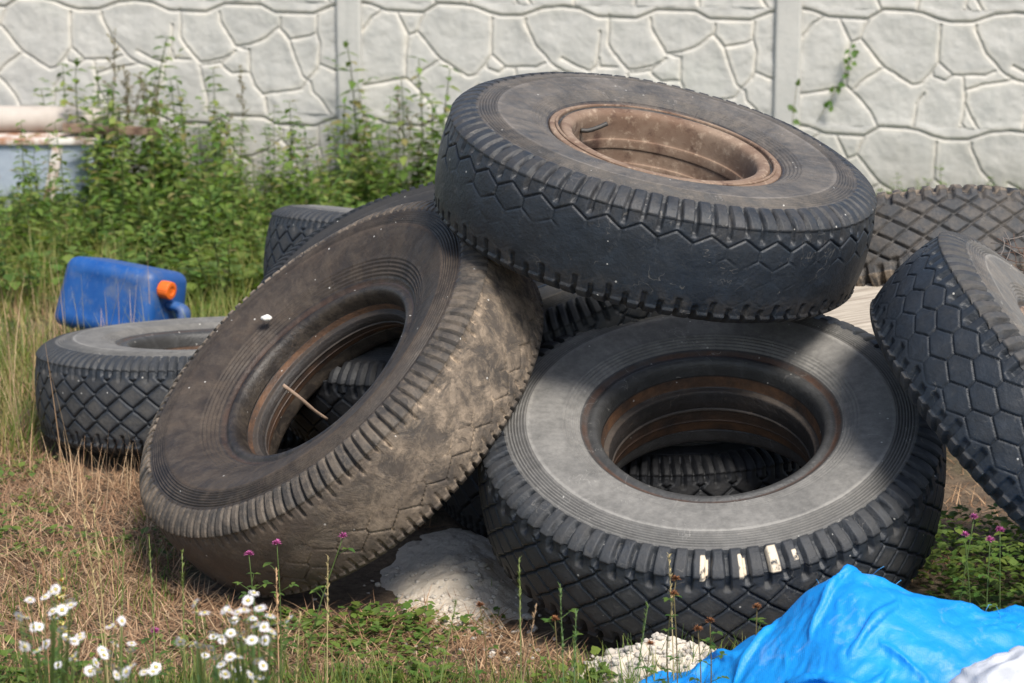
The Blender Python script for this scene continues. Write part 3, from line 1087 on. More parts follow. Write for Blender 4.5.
g1 = at(448, 572, 5.32)
sp_ = mound('sand_pile', g1.x + .03, 5.27, .20, .40, .062, 'heap of pale grey sand in the gap between the leaning tyre and the grey tyre', 'sand pile', 71, .012, 240)
g2 = at(668, 652, 4.85)
gp_ = mound('gravel_pile', g2.x + .01, g2.y - .03, .30, .18, .095, 'small patch of white crushed gravel before the grey tyre, beside the blue sack', 'gravel pile', 77, .03)
# loose stones on both patches
mb = MB()
rs_ = np.random.default_rng(3)
bm = bmesh.new()
bmesh.ops.create_icosphere(bm, subdivisions=1, radius=1)
sv = np.array([v_.co[:] for v_ in bm.verts])
sf = np.array([[v_.index for v_ in f.verts] for f in bm.faces])
bm.free()
spv = np.array([v_.co[:] for v_ in sp_.data.vertices])
gpv = np.array([v_.co[:] for v_ in gp_.data.vertices])
for k in range(1150):
    if k < 900:
        x_, y_ = g2.x + .01 + rs_.normal(0, .13), g2.y - .03 + rs_.normal(0, .08)
        q_ = gpv[np.argmin((gpv[:, 0] - x_) ** 2 + (gpv[:, 1] - y_) ** 2)]
        z_ = max(.005, q_[2]) if math.hypot(q_[0] - x_, q_[1] - y_) < .02 else .006
    else:
        x_, y_ = g1.x + rs_.normal(.01, .13), rs_.uniform(4.78, 5.25) + rs_.normal(0, .05)
        q_ = spv[np.argmin((spv[:, 0] - x_) ** 2 + (spv[:, 1] - y_) ** 2)]
        z_ = max(.004, q_[2]) if math.hypot(q_[0] - x_, q_[1] - y_) < .02 else .005
    s_ = rs_.uniform(.002, .008) * (1 + (rs_.random() < .06))
    mb.add(sv * (1 + rs_.uniform(-.3, .3, (len(sv), 1))) * s_ * np.array([1, rs_.uniform(.7, 1.2), rs_.uniform(.5, .9)]) + [x_, y_, z_], [sf], np.array([.62, .57, .50]) * rs_.uniform(.65, 1.05))
tag(obj('gravel', mb.mesh('gravel'), vcol('gravel_stone', .9, .2)), 'loose pale gravel chips scattered around the front of the grey tyre', 'gravel', kind='stuff')

# ------------------------------------------------------------------ sacks (crumpled woven plastic)
def ridged(P_, seed):
    return 1 - np.abs(2 * vnoise(P_, seed) - 1)


def crumpled_sheet(name, x0, x1, y0, y1, tops, yr, back_, front_, seed, amp=1.0, n=(210, 145), rim=.05, slack=.085, iters=130, crease=.42):
    """a slack sheet over a lumpy filling: crest heights along x, falling away to front and back, creased"""
    X_, Y_ = np.meshgrid(np.linspace(x0, x1, n[0]), np.linspace(y0, y1, n[1]))
    x, y = X_.ravel(), Y_.ravel()
    P_ = np.stack([x, y, np.zeros_like(x)], 1)
    wx = (fbm(P_ * 4, 3, seed) - .5) * .16
    wy = (fbm(P_ * 4, 3, seed + 4) - .5) * .16
    Q = P_ + np.stack([wx, wy, 0 * wx], 1)
    crest = np.interp(x, [t_[0] for t_ in tops], [t_[1] for t_ in tops])
    yc = yr + .05 * np.sin(x * 6.0)
    d_ = y - yc
    prof_ = np.where(d_ > 0, 1 - sstep(0, back_, d_), 1 - .80 * sstep(0, front_, -d_) - .12 * sstep(0, front_ * 2.2, -d_))
    h = crest * prof_
    edge = np.minimum(np.minimum(sstep(x0, x0 + rim, x), sstep(x1, x1 - rim, x)), np.minimum(sstep(y0, y0 + rim, y), sstep(y1, y1 - rim, y)))
    low_ = (fbm(Q * 3.5, 3, seed + 30) - .5) * .030 * amp
    base = ((h + low_ * np.minimum(1, h / .06 + .2)) * edge + .006).reshape(X_.shape)
    base = np.maximum(base, .004)
    P_ = np.stack([X_, Y_, base], -1)
    dx_, dy_ = (x1 - x0) / (n[0] - 1), (y1 - y0) / (n[1] - 1)

    def floor_z(px_, py_):
        fx = np.clip((px_ - x0) / dx_, 0, n[0] - 1.001)
        fy = np.clip((py_ - y0) / dy_, 0, n[1] - 1.001)
        ix, iy = fx.astype(int), fy.astype(int)
        tx, ty = fx - ix, fy - iy
        return (base[iy, ix] * (1 - tx) + base[iy, ix + 1] * tx) * (1 - ty) + (base[iy + 1, ix] * (1 - tx) + base[iy + 1, ix + 1] * tx) * ty
    slk = (1 + slack * (.25 + 1.5 * sstep(.30, .68, fbm(np.stack([x, y, 0 * x], 1) * 3.4, 2, seed + 33)))).reshape(X_.shape)
    cons = []
    for (oy, ox, kk) in ((0, 1, .20), (1, 0, .20), (1, 1, .10), (1, -1, .10), (0, 4, .03), (4, 0, .03)):
        a = (slice(0, n[1] - oy), slice(max(0, -ox), n[0] - max(0, ox)))
        b = (slice(oy, n[1]), slice(max(0, ox), n[0] - max(0, -ox)))
        l0 = np.linalg.norm(P_[b] - P_[a], axis=-1) * .5 * (slk[a] + slk[b])
        cons.append((a, b, l0[..., None], kk))
    seedn = (fbm(np.stack([x, y, 0 * x], 1) * 16, 3, seed + 36) - .4).reshape(X_.shape)
    P_[..., 2] += .05 * np.maximum(0, seedn)
    vel = np.zeros_like(P_)
    for it in range(iters):
        old = P_.copy()
        vel *= .90
        vel[..., 2] -= .00035
        P_ = P_ + vel
        for s_ in range(6):
            corr = np.zeros_like(P_)
            for a, b, l0, kk in cons:
                d_ = P_[b] - P_[a]
                ln = np.sqrt((d_ * d_).sum(-1, keepdims=True)) + 1e-9
                c_ = d_ * ((1 - l0 / ln) * kk)
                corr[a] += c_
                corr[b] -= c_
            P_ = P_ + corr
            P_[..., 2] = np.maximum(P_[..., 2], floor_z(P_[..., 0], P_[..., 1]))
            P_[0], P_[-1], P_[:, 0], P_[:, -1] = old[0], old[-1], old[:, 0], old[:, -1]
        vel = np.clip(P_ - old, -.006, .006)
    # finer grid with small sharp creases along the surface normal
    def up2(A):
        B = np.zeros((A.shape[0] * 2 - 1, A.shape[1], 3))
        B[::2] = A
        B[1::2] = (A[1:] + A[:-1]) / 2
        C_ = np.zeros((B.shape[0], A.shape[1] * 2 - 1, 3))
        C_[:, ::2] = B
        C_[:, 1::2] = (B[:, 1:] + B[:, :-1]) / 2
        return C_
    P_ = up2(P_)
    n = (P_.shape[1], P_.shape[0])
    du_, dv_ = np.gradient(P_, axis=1), np.gradient(P_, axis=0)
    nn_ = np.cross(du_, dv_).reshape(-1, 3)
    nn_ /= np.linalg.norm(nn_, axis=1)[:, None] + 1e-12
    Vf = P_.reshape(-1, 3)
    rs_c = np.random.default_rng(seed + 50)
    cr0 = 0
    for i_, (fr, am) in enumerate(((5, .013), (7, .011), (9.5, .0095), (12, .0075), (16, .0058), (21, .0042), (29, .0030), (40, .0020))):
        dr_ = rs_c.normal(size=3)
        dr_ /= np.linalg.norm(dr_)
        wv_ = (fbm(Vf * (2 + fr * .25), 3, seed + 60 + i_) - .5) * 3.2
        ph = Vf @ dr_ * fr + wv_ + rs_c.uniform()
        tri = np.abs(2 * (ph - np.floor(ph)) - 1)
        tri = np.where(tri < .5, tri ** 2 * 2, 1 - 2 * (1 - tri) ** 2) * .25 + tri * .75
        cr0 = cr0 + am * (tri - .5) * sstep(.30, .62, vnoise(Vf * (2.2 + fr * .35), seed + 80 + i_)) * 1.5
    e2 = np.minimum(1, np.minimum(np.minimum(Vf[:, 0] - x0, x1 - Vf[:, 0]), np.minimum(Vf[:, 1] - y0, y1 - Vf[:, 1])) / rim)
    V_ = Vf + nn_ * (cr0 * np.clip(e2, 0, 1) * crease)[:, None]
    V_[:, 2] = np.maximum(V_[:, 2], .003)
    i_ = np.arange(n[0] * n[1]).reshape(n[1], n[0])
    F_ = np.stack([i_[:-1, :-1], i_[:-1, 1:], i_[1:, 1:], i_[1:, :-1]], -1).reshape(-1, 4)
    return npmesh(name, V_, [F_])


def crest_of(pxs, depth):
    out = []
    for px, py in pxs:
        p_ = at(px, py, depth)
        out.append((p_.x, max(.006, p_.z)))
    return out


BLUE_TOP = crest_of([(590, 742), (622, 712), (655, 694), (700, 682), (728, 660), (750, 640), (770, 622), (790, 600), (805, 581), (825, 565), (845, 559), (870, 562), (896, 573), (936, 584), (975, 594), (1024, 610), (1100, 640), (1180, 700), (1230, 735)], 4.62)
WHITE_TOP = crest_of([(890, 745), (930, 700), (950, 670), (968, 655), (988, 648), (1010, 645), (1050, 647), (1090, 670), (1120, 745)], 4.25)


def sack_mat(name, c1, c2, rough):
    t_ = NT(name)
    uvw = t_.coord()
    wv_ = t_.n('ShaderNodeTexWave')
    wv_.inputs['Scale'].default_value = 90
    wv_.inputs['Distortion'].default_value = .6
    t_.l(uvw, wv_.inputs['Vector'])
    n_ = t_.noise(7, 6, .6)
    cc = t_.mix(t_.maprange(n_, .35, .7), c1, c2)
    cc = t_.mix(t_.math('MULTIPLY', t_.maprange(t_.noise(50, 5, .7), .55, .75), .25), cc, tuple(min(1, x * 1.5 + .1) for x in c1))
    nb_ = t_.bump(wv_.outputs['Fac'], .10, .002)
    nb_ = t_.bump(t_.noise(24, 5, .65), .35, .010, nb_)
    cc = t_.mix(t_.math('MULTIPLY', t_.maprange(t_.noise(13, 7, .72, dist=.8), .56, .70), .38), cc, tuple(min(1, x * .7 + .28) for x in c1))
    t_.set(cc, rough, nb_)
    tr_ = t_.n('ShaderNodeBsdfTranslucent')
    t_.l(cc, tr_.inputs[0])
    mx_ = t_.n('ShaderNodeMixShader')
    mx_.inputs[0].default_value = .22
    t_.l(t_.b.outputs[0], mx_.inputs[1])
    t_.l(tr_.outputs[0], mx_.inputs[2])
    t_.l(mx_.outputs[0], t_.out.inputs[0])
    return t_.m


M_blue = sack_mat('blue_woven_plastic', (.006, .30, .80), (.006, .25, .70), .52)
M_wsack = sack_mat('white_woven_plastic', (.58, .59, .62), (.48, .50, .55), .5)
sk = obj('blue_sack', crumpled_sheet('blue_sack', .10, 1.42, 3.72, 4.62, BLUE_TOP, 4.36, .16, .46, 83), M_blue)
tag(sk, 'crumpled bright blue woven plastic sack in the bottom right corner before the grey tyre', 'sack')
# frayed threads along the top fold
rs_ = np.random.default_rng(9)
M_thread = vcol('thread', .5)
vz = np.array([v_.co[:] for v_ in sk.data.vertices])
top = vz[(vz[:, 2] > .2) & (vz[:, 1] > 4.25) & (vz[:, 1] < 4.45)]
for k in range(18):
    p = top[rs_.integers(len(top))]
    a = rs_.uniform(0, 6.28)
    L_ = rs_.uniform(.008, .022)
    obj('thread', MB().add(*tube([p, p + [L_ * .5 * math.cos(a), L_ * .5 * math.sin(a), L_ * .5], p + [L_ * math.cos(a), L_ * math.sin(a), L_ * rs_.uniform(.3, .9)]], .0005, 3), (.08, .38, .78)).mesh('thread'), M_thread, sk)
wk = obj('white_sack', crumpled_sheet('white_sack', .64, 1.12, 3.66, 4.24, WHITE_TOP, 4.02, .14, .28, 97, .6, (90, 100), slack=.06, iters=70, crease=.8), M_wsack)
tag(wk, 'white woven plastic sack corner lying before the blue sack', 'sack')

# ------------------------------------------------------------------ vegetation: grass (stuff)
TY = [(-.395, 5.335, .36), (.438, 5.085, .47), (-.825, 6.566, .50), (1.125, 4.94, .35), (.2, 5.86, .45)]


def clear(x, y):
    ok = np.ones(len(x), bool)
    for cx, cy, rr_ in TY:
        ok &= np.hypot(x - cx, y - cy) > rr_
    return ok


def col_pick(n, cols, r_, jit=.22):
    c_ = np.array(cols)[r_.integers(len(cols), size=n)]
    return c_ * r_.uniform(1 - jit, 1 + jit, (n, 1))


def grass_field(name, label, boxes, mat, cat='grass', seed=0):
    r_ = np.random.default_rng(seed)
    Vs, Fs, Cs, n0 = [], [], [], 0
    for b in boxes:
        n = b['n']
        x = r_.uniform(b['x'][0], b['x'][1], n)
        y = r_.uniform(b['y'][0], b['y'][1], n)
        cl = fbm(np.stack([x, y, np.zeros(n)], 1) * b.get('cs', 3.0), 3, b.get('seed', 1))
        keep = (r_.uniform(size=n) < sstep(b.get('lo', .3), b.get('hi', .6), cl)) & clear(x, y)
        if 'f' in b: keep &= b['f'](x, y)
        x, y, cl = x[keep], y[keep], cl[keep]
        n = len(x)
        if n == 0: continue
        z = ground_z(x, y) - .004
        L_ = r_.uniform(*b['L'], n) * (.6 + .8 * cl)
        V_, F_, m_ = blades(np.stack([x, y, z + b.get('z', 0) * r_.uniform(size=n)], 1), r_.uniform(0, 2 * np.pi, n), r_.uniform(*b['lean'], n), L_, r_.uniform(*b['w'], n), r_.uniform(*b['bend'], n), b.get('segs', 3))
        Vs.append(V_)
        Fs.append(F_[0] + n0)
        n0 += len(V_)
        Cs.append(np.repeat(col_pick(n, b['cols'], r_), m_, 0))
    me_ = npmesh(name, np.concatenate(Vs), [np.concatenate(Fs)], {'Col': np.concatenate(Cs)})
    return tag(obj(name, me_, mat), label, cat, kind='stuff')


G1, G2, G3 = (.125, .185, .038), (.175, .225, .052), (.08, .135, .03)
YG, Y2 = (.25, .25, .07), (.34, .29, .12)
S1, S2, S3, S4 = (.46, .30, .175), (.35, .21, .12), (.25, .14, .08), (.54, .39, .24)
grass_field('dry_grass', 'matted dry brown straw covering the ground in front of the tyres', [
    dict(n=60000, x=(-1.5, .5), y=(4.2, 6.6), L=(.03, .09), lean=(1.0, 1.6), w=(.0012, .0026), bend=(-.2, .5), cols=[S1, S2, S3, S3, S2, S4], lo=.05, hi=.30, z=.018),
    dict(n=9000, x=(-1.5, .5), y=(4.2, 6.6), L=(.03, .10), lean=(.2, .9), w=(.001, .002), bend=(0, .8), cols=[S1, S2, S3], lo=.35, hi=.6, seed=4),
    dict(n=5000, x=(.2, 1.6), y=(4.3, 6.6), L=(.03, .09), lean=(.8, 1.6), w=(.001, .0022), bend=(0, .5), cols=[S1, S2, S3], lo=.1, hi=.4, z=.01),
    dict(n=13000, x=(-2.4, -.9), y=(6.5, 8.4), L=(.04, .15), lean=(.1, 1.3), w=(.0015, .003), bend=(0, .9), cols=[S1, S4, S2, Y2], lo=.25, hi=.55, seed=6),
    dict(n=190, x=(-1.85, -1.1), y=(6.15, 7.4), L=(.22, .46), lean=(0, .28), w=(.0016, .003), bend=(.0, .5), cols=[S4, S1, Y2], lo=.1, hi=.3, segs=4),
    dict(n=130, x=(-1.2, -.75), y=(5.75, 6.05), L=(.08, .2), lean=(0, .4), w=(.0012, .0024), bend=(.0, .5), cols=[S4, S1, S2], lo=.1, hi=.3, segs=4),
], M_dry, seed=1)
grass_field('green_grass', 'green and yellowish grass growing between the tyres and the fence', [
    dict(n=26000, x=(-2.7, .3), y=(7.1, 10.0), L=(.06, .22), lean=(.05, 1.0), w=(.003, .006), bend=(.1, 1.2), cols=[G1, G2, YG, G2, YG, Y2], lo=.30, hi=.55, seed=2),
    dict(n=6000, x=(-2.7, .3), y=(7.0, 9.2), L=(.08, .28), lean=(.05, .7), w=(.0025, .005), bend=(.3, 1.6), cols=[YG, Y2, G2, (.33, .27, .11)], lo=.42, hi=.62, seed=12, cs=2.0, segs=5),
    dict(n=9000, x=(-2.7, 2.6), y=(9.2, 10.6), L=(.08, .22), lean=(.05, .7), w=(.003, .006), bend=(.1, .9), cols=[G1, G2, G3], lo=.2, hi=.5, seed=3),
    dict(n=5000, x=(-2.0, -.2), y=(6.3, 7.4), L=(.05, .16), lean=(.1, .9), w=(.002, .004), bend=(.1, .9), cols=[G1, YG, Y2, G2], lo=.40, hi=.6, seed=5),
    dict(n=11000, x=(-1.5, .6), y=(4.3, 6.4), L=(.02, .08), lean=(.1, 1.1), w=(.002, .004), bend=(.1, .8), cols=[G1, G3, G2, YG], lo=.43, hi=.62, cs=3.0, seed=7),
    dict(n=7000, x=(-1.2, .75), y=(4.15, 4.58), L=(.04, .13), lean=(.1, .9), w=(.002, .0042), bend=(.1, .8), cols=[G1, G3, G2, YG], lo=.25, hi=.55, seed=8),
    dict(n=2500, x=(.85, 1.4), y=(4.45, 5.2), L=(.02, .07), lean=(.1, .9), w=(.0015, .003), bend=(.1, .8), cols=[G3, G1], lo=.25, hi=.5, seed=9),
], M_leaf, seed=2)

# low broad leaves (clover and plantain mat)
def leaf_mat(name, label, boxes, seed, size=(.009, .025), near_tyres=False):
    r_ = np.random.default_rng(seed)
    Vs, Fq, Ft, Cs, n0 = [], [], [], [], 0
    for (x0, x1, y0, y1, n, lo, hi, zz) in boxes:
        x, y = r_.uniform(x0, x1, n), r_.uniform(y0, y1, n)
        cl = fbm(np.stack([x, y, np.zeros(n)], 1) * 4.2, 3, seed + 1)
        k_ = (r_.uniform(size=n) < sstep(lo, hi, cl)) & (clear(x, y) | near_tyres)
        x, y = x[k_], y[k_]
        n = len(x)
        a = r_.uniform(0, 6.28, n)
        d_ = np.stack([np.cos(a), np.sin(a), r_.uniform(-.2, .7, n)], 1)
        L_ = r_.uniform(*size, n)
        V_, F_ = leaves(np.stack([x, y, ground_z(x, y) + r_.uniform(.002, zz, n)], 1), d_, np.tile([0, 0, 1.], (n, 1)), L_ * 1.2, L_ * .9)
        Vs.append(V_)
        Ft.append(F_[0] + n0)
        Fq.append(F_[1] + n0)
        n0 += len(V_)
        Cs.append(np.repeat(col_pick(n, [G1, G2, (.10, .18, .04), (.15, .22, .06)], r_), 8, 0))
    me_ = npmesh(name, np.concatenate(Vs), [np.concatenate(Ft), np.concatenate(Fq)], {'Col': np.concatenate(Cs)})
    return tag(obj(name, me_, M_leaf), label, 'ground cover', kind='stuff')


leaf_mat('ground_cover', 'low green clover leaves creeping over the dry ground and along the bottom edge', [
    (-1.3, .75, 4.1, 4.62, 9000, .46, .62, .06), (-.5, .3, 4.7, 5.1, 700, .52, .66, .03), (-1.5, .5, 4.7, 6.3, 9000, .53, .66, .025), (.78, 1.3, 4.3, 4.75, 6000, .2, .42, .13), (.86, 1.3, 4.7, 5.1, 2500, .25, .45, .05), (-.36, -.18, 4.80, 5.0, 160, .30, .5, .05)], 91)
leaf_mat('leafy_undergrowth', 'dark green clover and herbs growing under the right edge wheel', [
    (.92, 1.35, 4.62, 5.5, 2600, .25, .5, .12)], 93, (.012, .026), True)
leaf_mat('weed_undergrowth', 'dense low weed leaves under the taller weeds along the fence', [
    (-2.8, -.1, 8.2, 10.6, 11000, .38, .6, .14), (.9, 2.6, 9.2, 10.3, 2500, .3, .55, .12)], 95, (.025, .06))

# ------------------------------------------------------------------ weeds along the fence
def weed_proto(kind, seed):
    r_ = np.random.default_rng(seed)
    st, lf = MB(), []
    Hh = {'nettle': .62, 'tall': 1.0, 'low': .40}[kind]
    def stem(p0, d0, L_, r0, curve):
        n = 8
        p = [np.array(p0, float)]
        d_ = np.array(d0, float)
        for k in range(n):
            d_ = d_ + curve * r_.normal(0, .06, 3) + np.array([0, 0, .03])
            d_ /= np.linalg.norm(d_)
            p.append(p[-1] + d_ * L_ / n)
        return np.array(p)
    def leaf_at(p, az, elev_, L_, wd, col):
        lf.append((p, (math.cos(az) * math.cos(elev_), math.sin(az) * math.cos(elev_), math.sin(elev_)), L_, wd, col))
    mains = [stem((0, 0, -.02), (r_.normal(0, .07), r_.normal(0, .07), 1), Hh, .006, 1)]
    if kind != 'tall' or r_.random() < .6:
        for k in range(2 if kind == 'low' else 1):
            a = r_.uniform(0, 6.28)
            mains.append(stem((.02 * math.cos(a), .02 * math.sin(a), -.02), (.35 * math.cos(a), .35 * math.sin(a), 1), Hh * r_.uniform(.55, .85), .005, 1.2))
    greens = [(.125, .205, .044), (.175, .255, .06), (.085, .155, .036), (.235, .28, .08), (.27, .23, .10)]
    for sm in mains:
        L_s = np.linalg.norm(sm[-1] - sm[0])
        st.add(*tube(sm, np.linspace(.0048, .0016, len(sm)), 5), (.10, .13, .045) if kind != 'tall' else (.16, .12, .06))
        nodes = int(L_s / .034)
        az = r_.uniform(0, 6.28)
        for k in range(2, nodes + 1):
            f_ = k / nodes
            p = np.array([np.interp(f_ * (len(sm) - 1), np.arange(len(sm)), sm[:, i]) for i in range(3)])
            az += 1.57 + r_.normal(0, .2)
            if kind == 'nettle':
                s_ = (.115 - .065 * f_) * r_.uniform(.8, 1.2)
                for q in (0, math.pi):
                    leaf_at(p, az + q + r_.normal(0, .2), r_.uniform(-.5, .35), s_, s_ * .48, greens[r_.choice(5, p=(.28, .27, .2, .18, .07))])
                if r_.random() < .45 and f_ < .85:
                    for q in range(4):
                        leaf_at(p + np.array([math.cos(az), math.sin(az), .6]) * .03 * (q + 1) * .6, az + r_.normal(0, 1.2), r_.uniform(-.2, .7), s_ * .55, s_ * .26, greens[r_.choice(5, p=(.28, .27, .2, .18, .07))])
            elif kind == 'low':
                s_ = (.085 - .04 * f_) * r_.uniform(.7, 1.2)
                for q in range(3):
                    leaf_at(p, az + q * 2.1 + r_.normal(0, .3), r_.uniform(-.2, .6), s_, s_ * .38, greens[r_.choice(5, p=(.28, .27, .2, .18, .07))])
            else:
                if f_ < .68:
                    s_ = (.11 - .05 * f_) * r_.uniform(.7, 1.2)
                    for q in range(5):
                        leaf_at(p, az + q * 2.1 + r_.normal(0, .4), r_.uniform(-.3, .6), s_, s_ * .26, greens[r_.choice(5, p=(.28, .27, .2, .18, .07))])
                else:
                    bl_ = .16 * (1.08 - f_) * r_.uniform(.5, 1.2) + .015
                    be = r_.uniform(.6, 1.1)
                    bd_ = np.array([math.cos(az) * math.cos(be), math.sin(az) * math.cos(be), math.sin(be)])
                    st.add(*tube([p, p + bd_ * bl_], [.0014, .0008], 4), (.17, .15, .07))
                    for q in range(int(bl_ / .0045) + 4):
                        pq = p + bd_ * bl_ * r_.uniform(.15, 1.05) + r_.normal(0, .004, 3)
                        leaf_at(pq, r_.uniform(0, 6.28), r_.uniform(-.5, 1.2), r_.uniform(.014, .028), r_.uniform(.007, .014), [(.20, .17, .08), (.15, .15, .055), (.24, .17, .10)][r_.integers(3)])
    P_ = np.array([l_[0] for l_ in lf])
    V_, F_ = leaves(P_, np.array([l_[1] for l_ in lf]), np.tile([0, 0, 1.], (len(lf), 1)) + r_.normal(0, .15, (len(lf), 3)), np.array([l_[2] for l_ in lf]), np.array([l_[3] for l_ in lf]))
    C_ = np.repeat(np.array([l_[4] for l_ in lf]), 8, 0) * np.repeat(r_.uniform(.8, 1.2, (len(lf), 1)), 8, 0)
    return st.mesh(kind + '_stem'), npmesh(kind + '_foliage', V_, F_, {'Col': C_})


protos = {}
for kind, nn in (('nettle', 5), ('tall', 4), ('low', 3)):
    protos[kind] = [weed_proto(kind, 100 + 17 * i + len(kind)) for i in range(nn)]


def put_weed(kind, x, y, s_, label, group=None, var=None, rot=None):
    sm, fm = protos[kind][var if var is not None else random.randrange(len(protos[kind]))]
    e = empty({'nettle': 'leafy_weed', 'tall': 'mugwort_plant', 'low': 'bushy_weed'}[kind], (x, y, 0))
    e.rotation_euler.z = rot if rot is not None else random.uniform(0, 6.28)
    e.scale = (s_, s_, s_)
    tag(e, label, 'weed', group)
    obj('stem', sm, M_dry if kind == 'tall' else M_leaf, e)
    obj('foliage', fm, M_leaf, e)
    return e


def fence_y(x):
    return PA.y + (x - PA.x) * DW.y / DW.x


rs_ = np.random.default_rng(21)
for k in range(118):
    x = rs_.uniform(-2.65, -.12)
    y = rs_.uniform(8.9, fence_y(x) - .15)
    back_ = (y - 8.9) / 1.7
    put_weed('nettle', x, y, (.62 + .55 * back_) * rs_.uniform(.55, 1.20) * (.85 if x < -1.85 else 1), 'leafy green weed in the thicket that hides the foot of the concrete fence', 'leafy weeds along the fence')
for k in range(46):
    x = rs_.uniform(-2.7, -.2)
    y = rs_.uniform(8.2, 9.6)
    put_weed('low', x, y, rs_.uniform(.5, 1.0), 'bushy low weed at the front of the green thicket', 'bushy weeds before the thicket')
talls = [(100, 28, 10.25, 'tallest seeding mugwort at left, its tip well above the pipe'), (131, 55, 10.3, 'brown topped mugwort standing next right of the tallest mugwort'),
         (154, 62, 10.35, 'thin mugwort with a narrow spike, third from the left fence end'), (238, 62, 10.3, 'branched dry topped mugwort standing alone before the pale fence panel'),
         (168, 85, 10.2, 'green tipped mugwort above the orange scrap by the iron bar'), (118, 70, 10.1, 'short mugwort close in front of the tallest mugwort'),
         (205, 110, 10.1, 'stunted mugwort in the middle of the thicket, right of the iron bar'),
         (394, 82, 10.2, 'slim green mugwort right of the left fence post'), (418, 103, 10.2, 'leafy mugwort close to the top wheel, right of the slim green one'),
         (345, 115, 10.2, 'yellowing mugwort at the foot of the left fence post'), (372, 122, 10.0, 'small mugwort between the fence post and the slim green one')]
for i, (px, py, dp, lb) in enumerate(talls):
    top_ = at(px, py, dp)
    put_weed('tall', top_.x, top_.y, max(.3, top_.z) / 1.0, lb, 'tall mugwort plants by the fence', var=i % 4)
for i, (px, lb) in enumerate(((905, 'tiny green weed at the fence foot, just right of the top wheel'), (945, 'small upright weed against the right fence panel'), (1000, 'small pale weed at the far right foot of the fence'))):
    p = at(px, 182, 10.15)
    put_weed('low', p.x, fence_y(p.x) - .12, .55 + .12 * (i == 1), lb, 'small weeds at the right foot of the fence', var=i)

# creeping vines on the fence
def vine(pts, label, seed, n):
    r_ = np.random.default_rng(seed)
    P_ = smooth_prof([list(p) for p in pts], 6)
    mb_ = MB()
    e = empty('creeping_vine', pts[0])
    off = np.array(pts[0])
    V_, F_ = tube(P_ - off, .0016, 5)
    st_ = MB().add(V_, F_, (.20, .19, .12))
    obj('stem', st_.mesh('vine_stem'), M_dry, e)
    k_ = r_.integers(0, len(P_), n)
    b = P_[k_] - off + r_.normal(0, .006, (n, 3))
    a = r_.uniform(0, 6.28, n)
    V_, F_ = leaves(b, np.stack([np.cos(a), -.5 * np.ones(n), np.sin(a)], 1), np.tile([0, -1., .3], (n, 1)), r_.uniform(.022, .042, n), r_.uniform(.018, .032, n))
    obj('foliage', npmesh('vine_foliage', V_, F_, {'Col': np.repeat(col_pick(n, [(.08, .16, .03), (.12, .19, .05)], r_), 8, 0)}), M_leaf, e)
    tag(e, label, 'vine')


def on_fence(px, py):
    p = at(px, py, 10.35)
    for _ in range(3):
        p = at(px, py, 10.35 * (fence_y(p.x) - .035) / p.y)
    return p


vine([on_fence(855, 42), on_fence(851, 60), on_fence(845, 72), on_fence(839, 85), on_fence(828, 103), on_fence(817, 122)], 'sparse creeping vine with a few leaves across the right fence panel', 3, 17)
vine([at(797, 85, 10.1), at(795, 100, 10.1), at(793, 116, 10.1), at(790, 150, 10.1)], 'short leafy vine sprig on the right fence post', 4, 9)

# ------------------------------------------------------------------ foreground flowers
def flower_meshes(seed):
    r_ = np.random.default_rng(seed)
    n = 34
    a = np.arange(n) * 2 * np.pi / n + r_.normal(0, .05, n)
    b = np.stack([np.cos(a), np.sin(a), np.zeros(n)], 1) * .0036
    d_ = np.stack([np.cos(a), np.sin(a), r_.uniform(-.15, .30, n)], 1)
    V_, F_ = leaves(b, d_, np.tile([0, 0, 1.], (n, 1)), r_.uniform(.0065, .0085, n), np.full(n, .0017), .1)
    pet = npmesh('petals', V_, F_, {'Col': np.tile([.80, .78, .80], (len(V_), 1))})
    bm_ = bmesh.new()
    bmesh.ops.create_uvsphere(bm_, u_segments=12, v_segments=8, radius=.0031)
    vv_ = np.array([v__.co[:] for v__ in bm_.verts]) * [1, 1, .55]
    ff = [np.array([[v__.index for v__ in f.verts] for f in bm_.faces if len(f.verts) == k_]) for k_ in (3, 4)]
    bm_.free()
    cen = npmesh('flower_centre', vv_, ff, {'Col': np.tile([.60, .50, .13], (len(vv_), 1))})
    return pet, cen


FSC = .88
FL = [flower_meshes(i) for i in range(3)]
FPX_L = [(20, 610), (23, 618), (39, 627), (62, 610), (64, 596), (70, 601), (45, 597), (62, 629), (80, 638), (68, 640), (110, 626), (122, 621), (115, 644), (130, 650), (46, 644), (25, 647), (90, 671), (96, 663),
         (116, 667), (131, 666), (143, 669), (156, 667), (123, 680), (30, 600), (54, 618), (75, 660), (58, 665), (104, 655)]
FPX_R = [(195, 603), (197, 612), (180, 642), (193, 644), (213, 633), (211, 648), (225, 610), (238, 612), (244, 610), (232, 621), (227, 632), (242, 634), (260, 608), (270, 616), (289, 619), (264, 627), (273, 637), (254, 593),
         (217, 657), (230, 657), (217, 667), (227, 677), (242, 665), (258, 661), (250, 674), (260, 677), (229, 653), (236, 645), (222, 641), (248, 622), (252, 640), (233, 668)]


